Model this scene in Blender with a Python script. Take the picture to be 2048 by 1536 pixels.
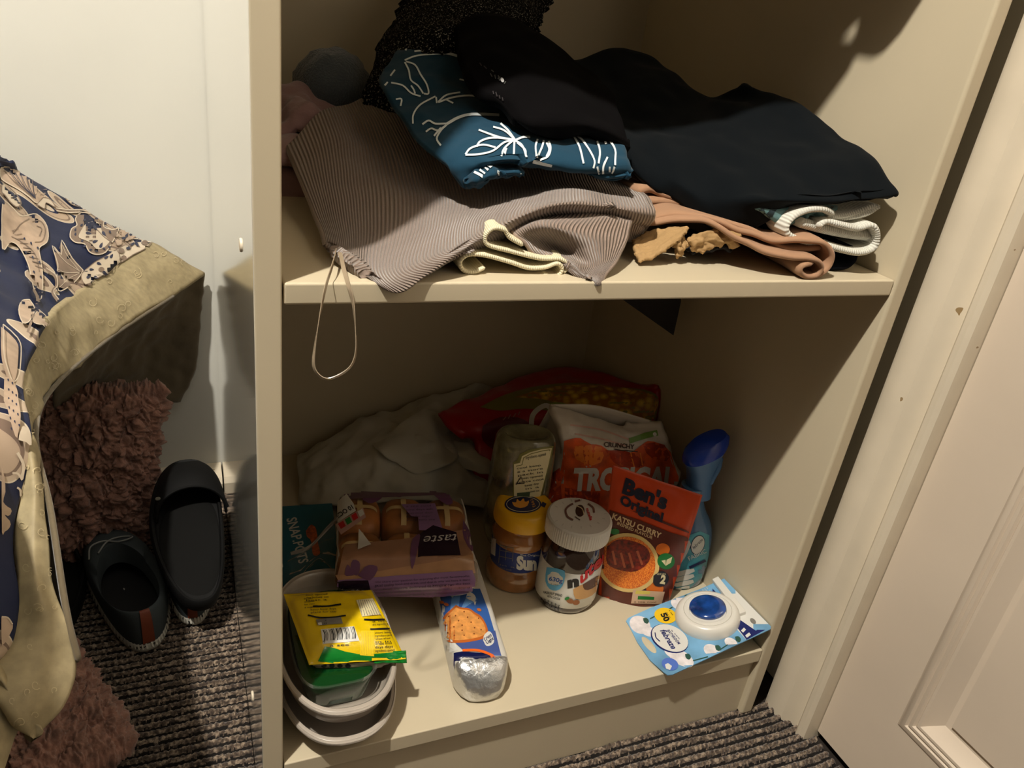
import bpy, bmesh, math, random
import numpy as np
from math import sin, cos, pi, sqrt, atan2
from mathutils import Vector, Matrix, noise, geometry
from mathutils.bvhtree import BVHTree
random.seed(7)
for o in list(bpy.data.objects): bpy.data.objects.remove(o)
SC = bpy.context.scene
COL = SC.collection
# ------------------------------------------------------------------ camera
YAW, PITCH, ROLL = 0.4436, -0.4455, 0.1413
CAM = np.array([-0.0668, -0.5525, 0.8391]); FPX = 1535.08
_f = np.array([sin(YAW)*cos(PITCH), cos(YAW)*cos(PITCH), sin(PITCH)])
_r0 = np.array([cos(YAW), -sin(YAW), 0.0]); _u0 = np.cross(_r0, _f)
_R = cos(ROLL)*_r0 + sin(ROLL)*_u0; _U = -sin(ROLL)*_r0 + cos(ROLL)*_u0
cd = bpy.data.cameras.new('camera'); cam = bpy.data.objects.new('camera', cd); COL.objects.link(cam)
cam.matrix_world = Matrix(((_R[0], _U[0], -_f[0], CAM[0]), (_R[1], _U[1], -_f[1], CAM[1]), (_R[2], _U[2], -_f[2], CAM[2]), (0, 0, 0, 1)))
cd.sensor_width = 36; cd.lens = 36*FPX/2048; cd.clip_start = 0.01
SC.camera = cam
# ------------------------------------------------------------------ world, light, exposure
w = bpy.data.worlds.new('world'); SC.world = w; w.use_nodes = True
w.node_tree.nodes['Background'].inputs[0].default_value = (0.9, 0.8, 0.65, 1)
w.node_tree.nodes['Background'].inputs[1].default_value = 0.02
ld = bpy.data.lights.new('ceiling_bulb_light', 'POINT'); ld.energy = 208; ld.color = (1.0, 0.94, 0.84); ld.shadow_soft_size = 0.024
lo = bpy.data.objects.new('ceiling_bulb_light', ld); COL.objects.link(lo); lo.location = (-0.53, -0.48, 2.34)
vs = SC.view_settings; vs.view_transform = 'Standard'; vs.look = 'None'; vs.gamma = 1; vs.exposure = 0.0; vs.use_curve_mapping = False
# ------------------------------------------------------------------ helpers
def ray(px, py): return _f + _R*(px-1024)/FPX - _U*(py-768)/FPX
def P(px, py, y=None, z=None, x=None):
    d = ray(px, py)
    i, v = (1, y) if y is not None else ((2, z) if z is not None else (0, x))
    return CAM + d*(v-CAM[i])/d[i]
def lin(c):
    c = c/255.0
    return c/12.92 if c <= .04045 else ((c+.055)/1.055)**2.4
def rgb(c): return tuple(lin(v) for v in c)+(1.0,)
MATS = {}
def M(name, c=None, rough=.6, bump=None, var=None, metal=0, spec=.5, coat=0, sheen=0, ribs=None, trans=0, alpha=None, c2=None, fleck=None, emis=None, bcoord='Object'):
    """procedural material. bump=(scale,strength,dist)  var=(scale,amount)  ribs=(count,strength,axis) in UV  fleck=(scale,thresh,colour)"""
    if name in MATS: return MATS[name]
    m = bpy.data.materials.new(name); m.use_nodes = True; nt = m.node_tree; N = nt.nodes; L = nt.links
    b = N['Principled BSDF']; b.inputs['Roughness'].default_value = rough; b.inputs['Metallic'].default_value = metal
    b.inputs['Specular IOR Level'].default_value = spec; b.inputs['Coat Weight'].default_value = coat; b.inputs['Coat Roughness'].default_value = .08
    b.inputs['Sheen Weight'].default_value = sheen; b.inputs['Sheen Roughness'].default_value = .5
    b.inputs['Transmission Weight'].default_value = trans
    if alpha is not None: b.inputs['Alpha'].default_value = alpha
    tc = N.new('ShaderNodeTexCoord'); src = tc.outputs[bcoord]
    col = None
    def noi(scale, det=4, s=src):
        n = N.new('ShaderNodeTexNoise'); n.inputs['Scale'].default_value = scale; n.inputs['Detail'].default_value = det; L.new(s, n.inputs['Vector']); return n.outputs['Fac']
    def ramp(fac, a, ca, bb, cb):
        r = N.new('ShaderNodeValToRGB'); r.color_ramp.elements[0].position = a; r.color_ramp.elements[0].color = ca
        r.color_ramp.elements[1].position = bb; r.color_ramp.elements[1].color = cb; L.new(fac, r.inputs[0]); return r.outputs[0]
    b.inputs['Base Color'].default_value = rgb(c)
    if var:
        k = var[1]; lo_ = tuple(max(0, v*(1-k)) for v in c); hi = tuple(min(255, v*(1+k)) for v in c)
        col = ramp(noi(var[0]), .3, rgb(c2 if c2 else lo_), .7, rgb(hi if not c2 else c))
    if fleck:
        f = noi(fleck[0], 2); g = N.new('ShaderNodeMath'); g.operation = 'GREATER_THAN'; g.inputs[1].default_value = fleck[1]; L.new(f, g.inputs[0])
        mx = N.new('ShaderNodeMix'); mx.data_type = 'RGBA'; L.new(g.outputs[0], mx.inputs[0])
        if col is not None: L.new(col, mx.inputs[6])
        else: mx.inputs[6].default_value = rgb(c)
        mx.inputs[7].default_value = rgb(fleck[2]); col = mx.outputs[2]
    if col is not None: L.new(col, b.inputs['Base Color'])
    h = None
    if bump:
        bn = N.new('ShaderNodeBump'); bn.inputs['Strength'].default_value = bump[1]; bn.inputs['Distance'].default_value = bump[2]
        L.new(noi(bump[0], 5), bn.inputs['Height']); h = bn
    if ribs:
        sep = N.new('ShaderNodeSeparateXYZ'); L.new(tc.outputs['UV'], sep.inputs[0])
        ml = N.new('ShaderNodeMath'); ml.operation = 'MULTIPLY'; ml.inputs[1].default_value = ribs[0]*2*pi; L.new(sep.outputs[ribs[2]], ml.inputs[0])
        sn = N.new('ShaderNodeMath'); sn.operation = 'SINE'; L.new(ml.outputs[0], sn.inputs[0])
        b2 = N.new('ShaderNodeBump'); b2.inputs['Strength'].default_value = ribs[1]; b2.inputs['Distance'].default_value = ribs[3] if len(ribs) > 3 else .002
        L.new(sn.outputs[0], b2.inputs['Height'])
        if h: L.new(h.outputs[0], b2.inputs['Normal'])
        h = b2
        if len(ribs) > 4:   # shade in the rib grooves is painted into the knit colour
            mr = N.new('ShaderNodeMapRange'); L.new(sn.outputs[0], mr.inputs[0]); mr.inputs[1].default_value = -1; mr.inputs[2].default_value = .3
            mr.inputs[3].default_value = ribs[4]; mr.inputs[4].default_value = 1
            mm = N.new('ShaderNodeMix'); mm.data_type = 'RGBA'; mm.blend_type = 'MULTIPLY'; mm.inputs[0].default_value = 1
            if col is not None: L.new(col, mm.inputs[6])
            else: mm.inputs[6].default_value = rgb(c)
            L.new(mr.outputs[0], mm.inputs[7]); L.new(mm.outputs[2], b.inputs['Base Color'])
    if h: L.new(h.outputs[0], b.inputs['Normal'])
    MATS[name] = m
    return m
def film(name, c, amount=.25, rough=.12, bump=None):
    """clear plastic film: see-through with a glossy skin"""
    if name in MATS: return MATS[name]
    m = bpy.data.materials.new(name); m.use_nodes = True; nt = m.node_tree; N = nt.nodes; L = nt.links
    b = N['Principled BSDF']; b.inputs['Base Color'].default_value = rgb(c); b.inputs['Roughness'].default_value = rough
    t = N.new('ShaderNodeBsdfTransparent'); t.inputs[0].default_value = (.97, .97, .96, 1)
    fr = N.new('ShaderNodeLayerWeight'); fr.inputs['Blend'].default_value = .08
    a = N.new('ShaderNodeMath'); a.operation = 'ADD'; a.inputs[1].default_value = amount; a.use_clamp = True; L.new(fr.outputs['Fresnel'], a.inputs[0])
    mx = N.new('ShaderNodeMixShader'); L.new(a.outputs[0], mx.inputs[0]); L.new(t.outputs[0], mx.inputs[1]); L.new(b.outputs[0], mx.inputs[2])
    L.new(mx.outputs[0], N['Material Output'].inputs[0])
    if bump:
        bn = N.new('ShaderNodeBump'); bn.inputs['Strength'].default_value = bump[1]; bn.inputs['Distance'].default_value = bump[2]
        tc = N.new('ShaderNodeTexCoord'); n = N.new('ShaderNodeTexNoise'); n.inputs['Scale'].default_value = bump[0]; L.new(tc.outputs['Object'], n.inputs['Vector'])
        L.new(n.outputs['Fac'], bn.inputs['Height']); L.new(bn.outputs[0], b.inputs['Normal'])
    MATS[name] = m; return m
def link(o, parent=None):
    COL.objects.link(o)
    if parent is not None:
        o.parent = parent; o.matrix_parent_inverse = parent.matrix_basis.inverted()
    return o
def mesh(name, V, F, mat, parent=None, smooth=True, uv=None, mi=None):
    me = bpy.data.meshes.new(name)
    me.from_pydata([tuple(map(float, v)) for v in V], [], [tuple(map(int, f)) for f in F])
    for mm in (mat if isinstance(mat, (list, tuple)) else [mat]): me.materials.append(mm)
    if mi is not None: me.polygons.foreach_set('material_index', mi)
    if smooth: me.polygons.foreach_set('use_smooth', [True]*len(me.polygons))
    if uv is not None:
        ul = me.uv_layers.new(name='UVMap'); li = np.empty(len(me.loops), dtype=np.int32); me.loops.foreach_get('vertex_index', li)
        ul.data.foreach_set('uv', np.asarray(uv, dtype=np.float32)[li].ravel())
    me.update()
    return link(bpy.data.objects.new(name, me), parent)
def tag(o, label=None, cat=None, group=None, kind=None):
    if label: o['label'] = label
    if cat: o['category'] = cat
    if group: o['group'] = group
    if kind: o['kind'] = kind
    return o
def rebase(o):
    """put a mesh object's origin at the centre of its base"""
    V = np.empty(len(o.data.vertices)*3); o.data.vertices.foreach_get('co', V); V = V.reshape(-1, 3)
    c = np.array([(V[:, 0].min()+V[:, 0].max())/2, (V[:, 1].min()+V[:, 1].max())/2, V[:, 2].min()])
    V -= c; o.data.vertices.foreach_set('co', V.ravel()); o.data.update(); o.location = c
    return o
def thing(name, label, cat, parts, group=None):
    """an Empty at the thing's base that parents its parts"""
    mn = np.full(3, 1e9); mx = -mn
    for o in parts:
        V = np.empty(len(o.data.vertices)*3); o.data.vertices.foreach_get('co', V); V = V.reshape(-1, 3)
        mn = np.minimum(mn, V.min(0)); mx = np.maximum(mx, V.max(0))
    e = bpy.data.objects.new(name, None); COL.objects.link(e); e.empty_display_size = .02
    e.location = ((mn[0]+mx[0])/2, (mn[1]+mx[1])/2, mn[2])
    for o in parts:
        o.parent = e; o.matrix_parent_inverse = Matrix.Translation(-e.location)
    return tag(e, label, cat, group)
def solo(o, name, label, cat, group=None):
    """a thing that is one mesh (with printed children)"""
    o.name = name; return tag(o, label, cat, group)
# ---- surfaces
def crom(A, n):
    """Catmull-Rom through the rows of A -> n samples (chord-spaced)"""
    A = np.asarray(A, float); k = len(A)
    if k == 2: t = np.linspace(0, 1, n)[:, None]; return A[0].reshape(1, -1)*(1-t)+A[1].reshape(1, -1)*t
    B = A.reshape(k, -1)
    E = np.vstack([2*B[0]-B[1], B, 2*B[-1]-B[-2]])
    s = np.linspace(0, k-1, n); i = np.minimum(s.astype(int), k-2); t = (s-i)[:, None]
    p0, p1, p2, p3 = E[i], E[i+1], E[i+2], E[i+3]
    return .5*((2*p1)+(-p0+p2)*t+(2*p0-5*p1+4*p2-p3)*t*t+(-p0+3*p1-3*p2+p3)*t**3)
def gridnormals(G):
    du = np.gradient(G, axis=1); dv = np.gradient(G, axis=0); n = np.cross(du, dv)
    return n/(np.linalg.norm(n, axis=2, keepdims=True)+1e-12)
def dispgrid(G, wr, flip=1):
    """wr = list of (amp, sx, sy, sz, seed): soft wrinkles"""
    if not wr: return G
    N = gridnormals(G); H = np.zeros(G.shape[:2])
    for amp, sx, sy, sz, sd in wr:
        for j in range(G.shape[0]):
            for i in range(G.shape[1]):
                p = G[j, i]; k_ = noise.noise(Vector((p[0]*sx+sd, p[1]*sy, p[2]*sz))); H[j, i] += amp*k_ if amp > 0 else -amp*2*abs(k_)
    return G+N*H[..., None]*flip
def shell(G, th, name, mat, parent=None, side=-1, uvs=None):
    """closed sheet of thickness th with rounded rims; G rows x cols x 3"""
    r, c = G.shape[:2]; N = gridnormals(G)
    if uvs is None:
        lu = np.linalg.norm(np.diff(G, axis=1), axis=2).mean(0).cumsum(); lv = np.linalg.norm(np.diff(G, axis=0), axis=2).mean(1).cumsum()
        U = np.concatenate([[0], lu]); Vv = np.concatenate([[0], lv]); uvs = np.stack(np.meshgrid(U, Vv), -1)
    A = G.reshape(-1, 3); B = (G+N*th*side).reshape(-1, 3)
    V = list(A)+list(B); n = r*c; F = []
    for j in range(r-1):
        for i in range(c-1):
            a = j*c+i; F.append((a, a+1, a+c+1, a+c)); F.append((n+a, n+a+c, n+a+c+1, n+a+1))
    loop = [i for i in range(c)]+[j*c+c-1 for j in range(1, r)]+[(r-1)*c+i for i in range(c-2, -1, -1)]+[j*c for j in range(r-2, 0, -1)]
    cen = A.mean(0); mid0 = len(V); k = len(loop)
    for q, a in enumerate(loop):
        pa, pb = A[loop[q-1]], A[loop[(q+1) % k]]; t = pb-pa; t /= (np.linalg.norm(t)+1e-12)
        nn = N.reshape(-1, 3)[a]; o = np.cross(t, nn); 
        j, i = divmod(a, c); inn = G[min(max(j, 1), r-2), min(max(i, 1), c-2)]
        if np.dot(o, A[a]-inn) < 0: o = -o
        V.append((A[a]+B[a])/2+o*th*.5)
    for q in range(k):
        a, b = loop[q], loop[(q+1) % k]; m1, m2 = mid0+q, mid0+(q+1) % k
        F.append((a, m1, m2, b)); F.append((n+a, n+b, m2, m1))
    uv = np.concatenate([uvs.reshape(-1, 2), uvs.reshape(-1, 2), uvs.reshape(-1, 2)[loop]])
    o = mesh(name, V, F, mat, parent, uv=uv)
    bm = bmesh.new(); bm.from_mesh(o.data); bmesh.ops.recalc_face_normals(bm, faces=bm.faces); bm.to_mesh(o.data); bm.free()
    return o
def patch(name, rows, mat, parent=None, n=60, m=60, th=.006, wr=None, side=-1):
    """cloth through a net of points; a point is (px,py,y) on the photograph's sight line at depth y, or ('w',x,y,z)"""
    R = [[(np.array(p[1:]) if p[0] == 'w' else P(p[0], p[1], y=p[2])) for p in row] for row in rows]
    k = max(len(r) for r in R)
    R = np.array([crom(r, 4*k) for r in R])          # same count per row
    G = crom(R, m).reshape(m, 4*k, 3)
    G = np.transpose(crom(np.transpose(G, (1, 0, 2)), n).reshape(n, m, 3), (1, 0, 2))
    N = gridnormals(G)
    up = (N.reshape(-1, 3)@(CAM-G.reshape(-1, 3).mean(0))).mean()
    if up < 0: G = G[:, ::-1]                        # normals look out
    return shell(dispgrid(G, wr), th, name, mat, parent, side)
def strip_fold(name, prof, y0, y1, mat, parent=None, th=.007, n=90, m=14, skew=0, wr=None):
    """folded fabric seen end-on: a profile in the plane y=y0 run back to y1"""
    A = np.array([P(q[0], q[1], y=(q[2] if len(q) > 2 else y0)) for q in prof]); A = crom(A, n)
    rows = []
    for j in range(m):
        t = j/(m-1); B = A.copy(); B[:, 1] += (y1-y0)*t; B[:, 0] += skew*t; rows.append(B)
    G = np.array(rows); G += 0
    return shell(dispgrid(G, wr), th, name, mat, parent, 1)
def grid_closed(name, S, mat, parent=None, caps=True, smooth=True):
    """S: sections x ring x 3, ring closed; ends capped"""
    r, c = S.shape[:2]; V = list(S.reshape(-1, 3)); F = []; UV = []
    for j in range(r):
        for i in range(c): UV.append((i/c, j/(r-1)))
    for j in range(r-1):
        for i in range(c):
            F.append((j*c+i, j*c+(i+1) % c, (j+1)*c+(i+1) % c, (j+1)*c+i))
    if caps:
        F.append(tuple(range(c))[::-1]); F.append(tuple((r-1)*c+i for i in range(c)))
    o = mesh(name, V, F, mat, parent, uv=UV, smooth=smooth)
    bm = bmesh.new(); bm.from_mesh(o.data); bmesh.ops.recalc_face_normals(bm, faces=bm.faces); bm.to_mesh(o.data); bm.free()
    if smooth: autosmooth(o)
    return o
def fluff(o, amp, sc, seed=0):
    """push a plush surface out into rounded curls with creases between"""
    me = o.data; nv = len(me.vertices); V = np.empty(nv*3); me.vertices.foreach_get('co', V); V = V.reshape(-1, 3); N = np.array([v.normal for v in me.vertices])
    H = np.array([sum(a*(1-2*abs(noise.noise(Vector((p[0]*s_+seed, p[1]*s_, p[2]*s_)))))**2 if False else a*2*abs(noise.noise(Vector((p[0]*s_+seed, p[1]*s_, p[2]*s_)))) for a, s_ in zip(amp, sc)) for p in V])
    V = V+N*H[:, None]; me.vertices.foreach_set('co', V.ravel()); me.update()
def wn(o):
    m = o.modifiers.new('normals', 'WEIGHTED_NORMAL'); m.weight = 100; m.mode = 'FACE_AREA'
def autosmooth(o, ang=40):
    me = o.data; bm = bmesh.new(); bm.from_mesh(me)
    for e in bm.edges:
        if len(e.link_faces) == 2 and e.calc_face_angle(0) > math.radians(ang): e.smooth = False
    bm.to_mesh(me); bm.free()
def lathe(name, cx, cy, z0, prof, mat, parent=None, n=64, sx=1, sy=1, rot=0, tilt=None, wob=None):
    th = np.linspace(0, 2*pi, n, endpoint=False); S = []
    for r, z in prof:
        S.append(np.stack([r*sx*np.cos(th), r*sy*np.sin(th), np.full(n, z)], 1))
    S = np.array(S)
    if wob is not None: S = wob(S, th)
    c, s = cos(rot), sin(rot); X = S[..., 0]*c-S[..., 1]*s; Y = S[..., 0]*s+S[..., 1]*c
    S = np.stack([X+cx, Y+cy, S[..., 2]+z0], -1)
    return grid_closed(name, S, mat, parent)
def superring(n, rx, ry, p):
    t = np.linspace(0, 2*pi, n, endpoint=False); c, s = np.cos(t), np.sin(t)
    return np.stack([rx*np.sign(c)*np.abs(c)**(2/p), ry*np.sign(s)*np.abs(s)**(2/p)], 1)
def loft(name, secs, mat, parent=None, n=56, p=3, sub=5, rot=0):
    """secs: (cx,cy,z,rx,ry[,p])"""
    A = crom(np.array([list(s)+[p]*(6-len(s)) for s in secs], float), (len(secs)-1)*sub+1); S = []
    c, s = cos(rot), sin(rot)
    for a in A:
        R = superring(n, max(a[3], 1e-4), max(a[4], 1e-4), max(2, a[5])); S.append(np.stack([a[0]+R[:, 0]*c-R[:, 1]*s, a[1]+R[:, 0]*s+R[:, 1]*c, np.full(n, a[2])], 1))
    return grid_closed(name, np.array(S), mat, parent)
def box(name, lo_, hi, mat, parent=None, bev=0.0, seg=2):
    bm = bmesh.new(); bmesh.ops.create_cube(bm, size=1)
    lo_, hi = np.array(lo_), np.array(hi)
    for v in bm.verts: v.co = Vector(tuple((lo_+hi)/2+np.array(v.co)*(hi-lo_)))
    if bev: bmesh.ops.bevel(bm, geom=list(bm.edges), offset=bev, segments=seg, affect='EDGES', profile=.5)
    me = bpy.data.meshes.new(name); bm.to_mesh(me); bm.free(); me.materials.append(mat)
    o = link(bpy.data.objects.new(name, me), parent)
    if bev: me.polygons.foreach_set('use_smooth', [True]*len(me.polygons)); wn(o)
    return o
def hexa(name, pts, mat, parent=None, bev=.002, seg=2):
    """box from 8 corners: bottom 4 then top 4, same turn"""
    bm = bmesh.new(); v = [bm.verts.new(tuple(map(float, p))) for p in pts]
    for f in ((3, 2, 1, 0), (4, 5, 6, 7), (0, 1, 5, 4), (1, 2, 6, 5), (2, 3, 7, 6), (3, 0, 4, 7)): bm.faces.new([v[i] for i in f])
    bmesh.ops.recalc_face_normals(bm, faces=bm.faces)
    if bev: bmesh.ops.bevel(bm, geom=list(bm.edges), offset=bev, segments=seg, affect='EDGES', profile=.5)
    me = bpy.data.meshes.new(name); bm.to_mesh(me); bm.free(); me.materials.append(mat)
    o = link(bpy.data.objects.new(name, me), parent); me.polygons.foreach_set('use_smooth', [True]*len(me.polygons)); wn(o)
    return o
def extrude_profile(name, prof, axis, a, b, mat, parent=None):
    """prof: closed polygon of 3D points in the plane axis=a; extruded to b"""
    n = len(prof); V = []
    for t in (a, b):
        for q in prof: q = list(q); q[axis] = t; V.append(q)
    F = [(i, (i+1) % n, n+(i+1) % n, n+i) for i in range(n)]+[tuple(range(n))[::-1], tuple(range(n, 2*n))]
    o = mesh(name, V, F, mat, parent, smooth=True)
    bm = bmesh.new(); bm.from_mesh(o.data); bmesh.ops.recalc_face_normals(bm, faces=bm.faces); bm.to_mesh(o.data); bm.free(); autosmooth(o, 30)
    return o
def tube(name, pts, r, mat, parent=None, n=8, flat=1.0, res=6):
    A = crom(np.array(pts, float), (len(pts)-1)*res+1); T = np.gradient(A, axis=0); T /= np.linalg.norm(T, axis=1)[:, None]+1e-12
    up = np.array([0, -1.0, .15]); S = []
    rr = np.broadcast_to(r, (len(A),)) if np.isscalar(r) else np.interp(np.linspace(0, 1, len(A)), np.linspace(0, 1, len(r)), r)
    for p, t, q in zip(A, T, rr):
        s = np.cross(t, up); s /= np.linalg.norm(s)+1e-12; u = np.cross(s, t)
        S.append([p+q*(cos(a)*s+sin(a)*u*flat) for a in np.linspace(0, 2*pi, n, endpoint=False)])
    return grid_closed(name, np.array(S), mat, parent)
def pillow(name, c4, th, mat, parent=None, n=40, m=40, ex=(.5, .5), wr=(.002, 40), seed=0, sag=None, seam=0.0, back=1.0):
    """sealed packet from corners TL,TR,BR,BL (3D); bulges th/2 to each side"""
    TL, TR, BR, BL = [np.array(q, float) for q in c4]
    nr = np.cross(TR-TL, BL-TL); nr /= np.linalg.norm(nr)
    if nr@(CAM-TL) < 0: nr = -nr
    V = []; UV = []; F = []
    for sd in (1, -back):
        for j in range(m+1):
            for i in range(n+1):
                u, v = i/n, j/m; p = (TL*(1-u)+TR*u)*(1-v)+(BL*(1-u)+BR*u)*v
                uu = min(1, max(0, (u-seam)/(1-2*seam))) if seam else u; vv = min(1, max(0, (v-seam)/(1-2*seam))) if seam else v
                h = (max(0, sin(pi*uu))**ex[0])*(max(0, sin(pi*vv))**ex[1])
                k = noise.noise(Vector((u*wr[1]/8+seed, v*wr[1]/8, sd*3.1)))+.5*noise.noise(Vector((u*wr[1]/3+seed, v*wr[1]/3, sd*5.1)))
                edge = min(u, v, 1-u, 1-v)
                off = sd*(h*th/2+.0002)+wr[0]*k*(min(1, edge*14))
                if sag: p = p+sag(u, v)
                # edges wander a little
                p = p+nr*(off+.0015*noise.noise(Vector((u*5+seed, v*5, 9))))
                V.append(p); UV.append((u, v))
    k0 = (n+1)*(m+1)
    for j in range(m):
        for i in range(n):
            a = j*(n+1)+i; F.append((a, a+1, a+n+2, a+n+1)); F.append((k0+a, k0+a+n+1, k0+a+n+2, k0+a+1))
    rim = [i for i in range(n+1)]+[j*(n+1)+n for j in range(1, m+1)]+[m*(n+1)+i for i in range(n-1, -1, -1)]+[j*(n+1) for j in range(m-1, 0, -1)]
    for q in range(len(rim)):
        a, b = rim[q], rim[(q+1) % len(rim)]; F.append((a, k0+a, k0+b, b))
    o = mesh(name, V, F, mat, parent, uv=UV)
    bm = bmesh.new(); bm.from_mesh(o.data); bmesh.ops.recalc_face_normals(bm, faces=bm.faces); bm.to_mesh(o.data); bm.free()
    return o
# ---- printed artwork: shapes laid on the surface of a thing
class Print:
    def __init__(s, targets, name='printed_artwork', cell=9, base=.0005, step=.00012, parent=None, maxe=None):
        s.maxe = maxe or cell*.0016
        s.t = targets if isinstance(targets, (list, tuple)) else [targets]; s.name = name; s.cell = cell; s.base = base; s.step = step; s.boxes = []; s.parent = parent or s.t[0]
        V = []; F = []
        for o in s.t:
            k = len(V); V += [o.matrix_basis@v.co for v in o.data.vertices]; F += [tuple(k+i for i in p.vertices) for p in o.data.polygons]
        s.bvh = BVHTree.FromPolygons(V, F); s.V = []; s.F = []; s.mi = []; s.mats = []
    def poly(s, pts, mat, smooth=0, cell=None):
        if smooth: pts = list(crom(np.array(list(pts)+[pts[0]], float), len(pts)*smooth)[:-1])
        bm = bmesh.new(); vs_ = [bm.verts.new((p[0], p[1], 0)) for p in pts]
        tri = geometry.tessellate_polygon([[Vector((p[0], p[1], 0)) for p in pts]])
        for t in tri:
            try: bm.faces.new([vs_[i] for i in t])
            except ValueError: pass
        s._lay2(bm, mat, cell)
    def _level(s, bm):
        """a shape lies one ink layer above whatever it overlaps"""
        xs = [v.co.x for v in bm.verts]; ys = [v.co.y for v in bm.verts]; b = (min(xs), min(ys), max(xs), max(ys))
        k = max([q[4]+1 for q in s.boxes if q[0] < b[2] and q[2] > b[0] and q[1] < b[3] and q[3] > b[1]], default=0)
        s.boxes.append(b+(k,)); s.layer = s.base+s.step*k
    def _lay2(s, bm, mat, cell=None): s._level(bm); s._cut(bm, cell); bm.verts.index_update(); s._drop(bm, mat)
    def _cut(s, bm, cell):
        cell = cell or s.cell
        xs = [v.co.x for v in bm.verts]; ys = [v.co.y for v in bm.verts]
        if not xs: return
        for ax, lo_, hi in ((0, min(xs), max(xs)), (1, min(ys), max(ys))):
            k = int((hi-lo_)/cell)
            for q in range(1, k+1):
                co = Vector((0, 0, 0)); co[ax] = lo_+(hi-lo_)*q/(k+1); no = Vector((0, 0, 0)); no[ax] = 1
                bmesh.ops.bisect_plane(bm, geom=bm.verts[:]+bm.edges[:]+bm.faces[:], plane_co=co, plane_no=no, dist=1e-5)
    def _drop(s, bm, mat):
        if mat not in s.mats: s.mats.append(mat)
        mi = s.mats.index(mat); idx = {}; c0 = Vector(CAM)
        for v in bm.verts:
            d = Vector(ray(v.co.x, v.co.y)); d.normalize(); h = s.bvh.ray_cast(c0, d)
            if h[0] is None: continue
            n = h[1]
            if n.dot(d) > 0: n = -n
            idx[v.index] = len(s.V); s.V.append(h[0]+n*s.layer)
        for f in bm.faces:
            ids = [idx.get(v.index) for v in f.verts]
            if None in ids: continue
            p = [s.V[i] for i in ids]
            if max((p[i]-p[i-1]).length for i in range(len(p))) > s.maxe: continue
            s.F.append(ids); s.mi.append(mi)
        bm.free()
    def oval(s, cx, cy, rx, ry, mat, rot=0, n=28, a0=0, a1=2*pi):
        full = abs(a1-a0-2*pi) < 1e-6; T = np.linspace(a0, a1, n, endpoint=not full); c, q = cos(rot), sin(rot)
        s.poly([(cx+rx*cos(t)*c-ry*sin(t)*q, cy+rx*cos(t)*q+ry*sin(t)*c) for t in T], mat)
    def line(s, pts, w_, mat, smooth=5):
        """stroke of width w_ px; several strokes may share a call: pts may be a list of polylines"""
        if not isinstance(pts[0][0], (int, float)): 
            L_ = pts
        else: L_ = [pts]
        bm = bmesh.new()
        for pp in L_:
            A = crom(np.array(pp, float), (len(pp)-1)*smooth+1) if smooth and len(pp) > 2 else np.array(pp, float)
            T = np.gradient(A, axis=0); T /= np.linalg.norm(T, axis=1)[:, None]+1e-9; N = np.stack([-T[:, 1], T[:, 0]], 1)*w_/2
            a = [bm.verts.new((p[0], p[1], 0)) for p in A+N]; b = [bm.verts.new((p[0], p[1], 0)) for p in A-N]
            for i in range(len(A)-1): bm.faces.new((a[i], a[i+1], b[i+1], b[i]))
        s._lay2(bm, mat)
    def text(s, t, p0, p1, mat, h=None, bold=0.0, shear=0, up=None, fit=True):
        """baseline from p0 to p1 (px), cap height h px"""
        V, F = text_mesh(t, bold, shear)
        if not len(V): return
        wd = V[:, 0].max(); d = np.array(p1, float)-np.array(p0, float); Ln = np.linalg.norm(d); e = d/Ln
        if up is None: u = np.array([e[1], -e[0]])
        else: u = np.array(up, float); u /= np.linalg.norm(u)
        k = Ln/wd; hh = (h/.7) if h else k
        Q = np.array(p0)+V[:, :1]*k*e+V[:, 1:2]*hh*u
        bm = bmesh.new(); vv = [bm.verts.new((q[0], q[1], 0)) for q in Q]
        for f in F:
            try: bm.faces.new([vv[i] for i in f])
            except ValueError: pass
        s._lay2(bm, mat)
    def small(s, p0, p1, rows, h, gap, mat, seed=1, up=None, words=None):
        """rows of small print"""
        rnd = random.Random(seed); d = np.array(p1, float)-np.array(p0, float); e = d/np.linalg.norm(d); u = np.array([-e[1], e[0]]) if up is None else -np.array(up, float)
        wl = words or 'store in a cool dry place best before see pack once opened keep for two days ingredients wheat flour sugar salt'.split()
        for r in range(rows):
            q = np.array(p0, float)+u*gap*r; L_ = np.linalg.norm(d)*rnd.uniform(.8, 1)
            n = max(2, int(L_/(h*4.2))); tx = ' '.join(rnd.choice(wl) for _ in range(n))
            s.text(tx, q, q+e*L_, mat, h=h)
    def done(s):
        if not s.F: return None
        o = mesh(s.name, s.V, s.F, s.mats, None, smooth=True, mi=s.mi); o['kind'] = 'stuff'
        # drop onto the parent
        o.parent = s.parent; o.matrix_parent_inverse = s.parent.matrix_basis.inverted()
        return o
_TX = {}
def text_mesh(t, bold=0.0, shear=0):
    k = (t, bold, shear)
    if k in _TX: return _TX[k]
    c = bpy.data.curves.new('t', 'FONT'); c.body = t; c.resolution_u = 3; c.offset = bold; c.shear = shear; c.size = 1; c.fill_mode = 'FRONT'
    o = bpy.data.objects.new('t', c); me = o.to_mesh()
    V = np.array([v.co[:2] for v in me.vertices]).reshape(-1, 2); F = [tuple(p.vertices) for p in me.polygons]
    o.to_mesh_clear(); bpy.data.objects.remove(o); bpy.data.curves.remove(c)
    if len(V): V = V-np.array([V[:, 0].min(), 0])
    _TX[k] = (V, F); return _TX[k]
def flat(name, c, rough=.45, **k): return M('print_'+name, c, rough, **k)
# ------------------------------------------------------------------ numbers of the place
W, D, ZB, ZS, TP = 0.62, 0.596, 0.122, 0.641, 0.020
YW, XR = 0.72, 0.702
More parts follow.
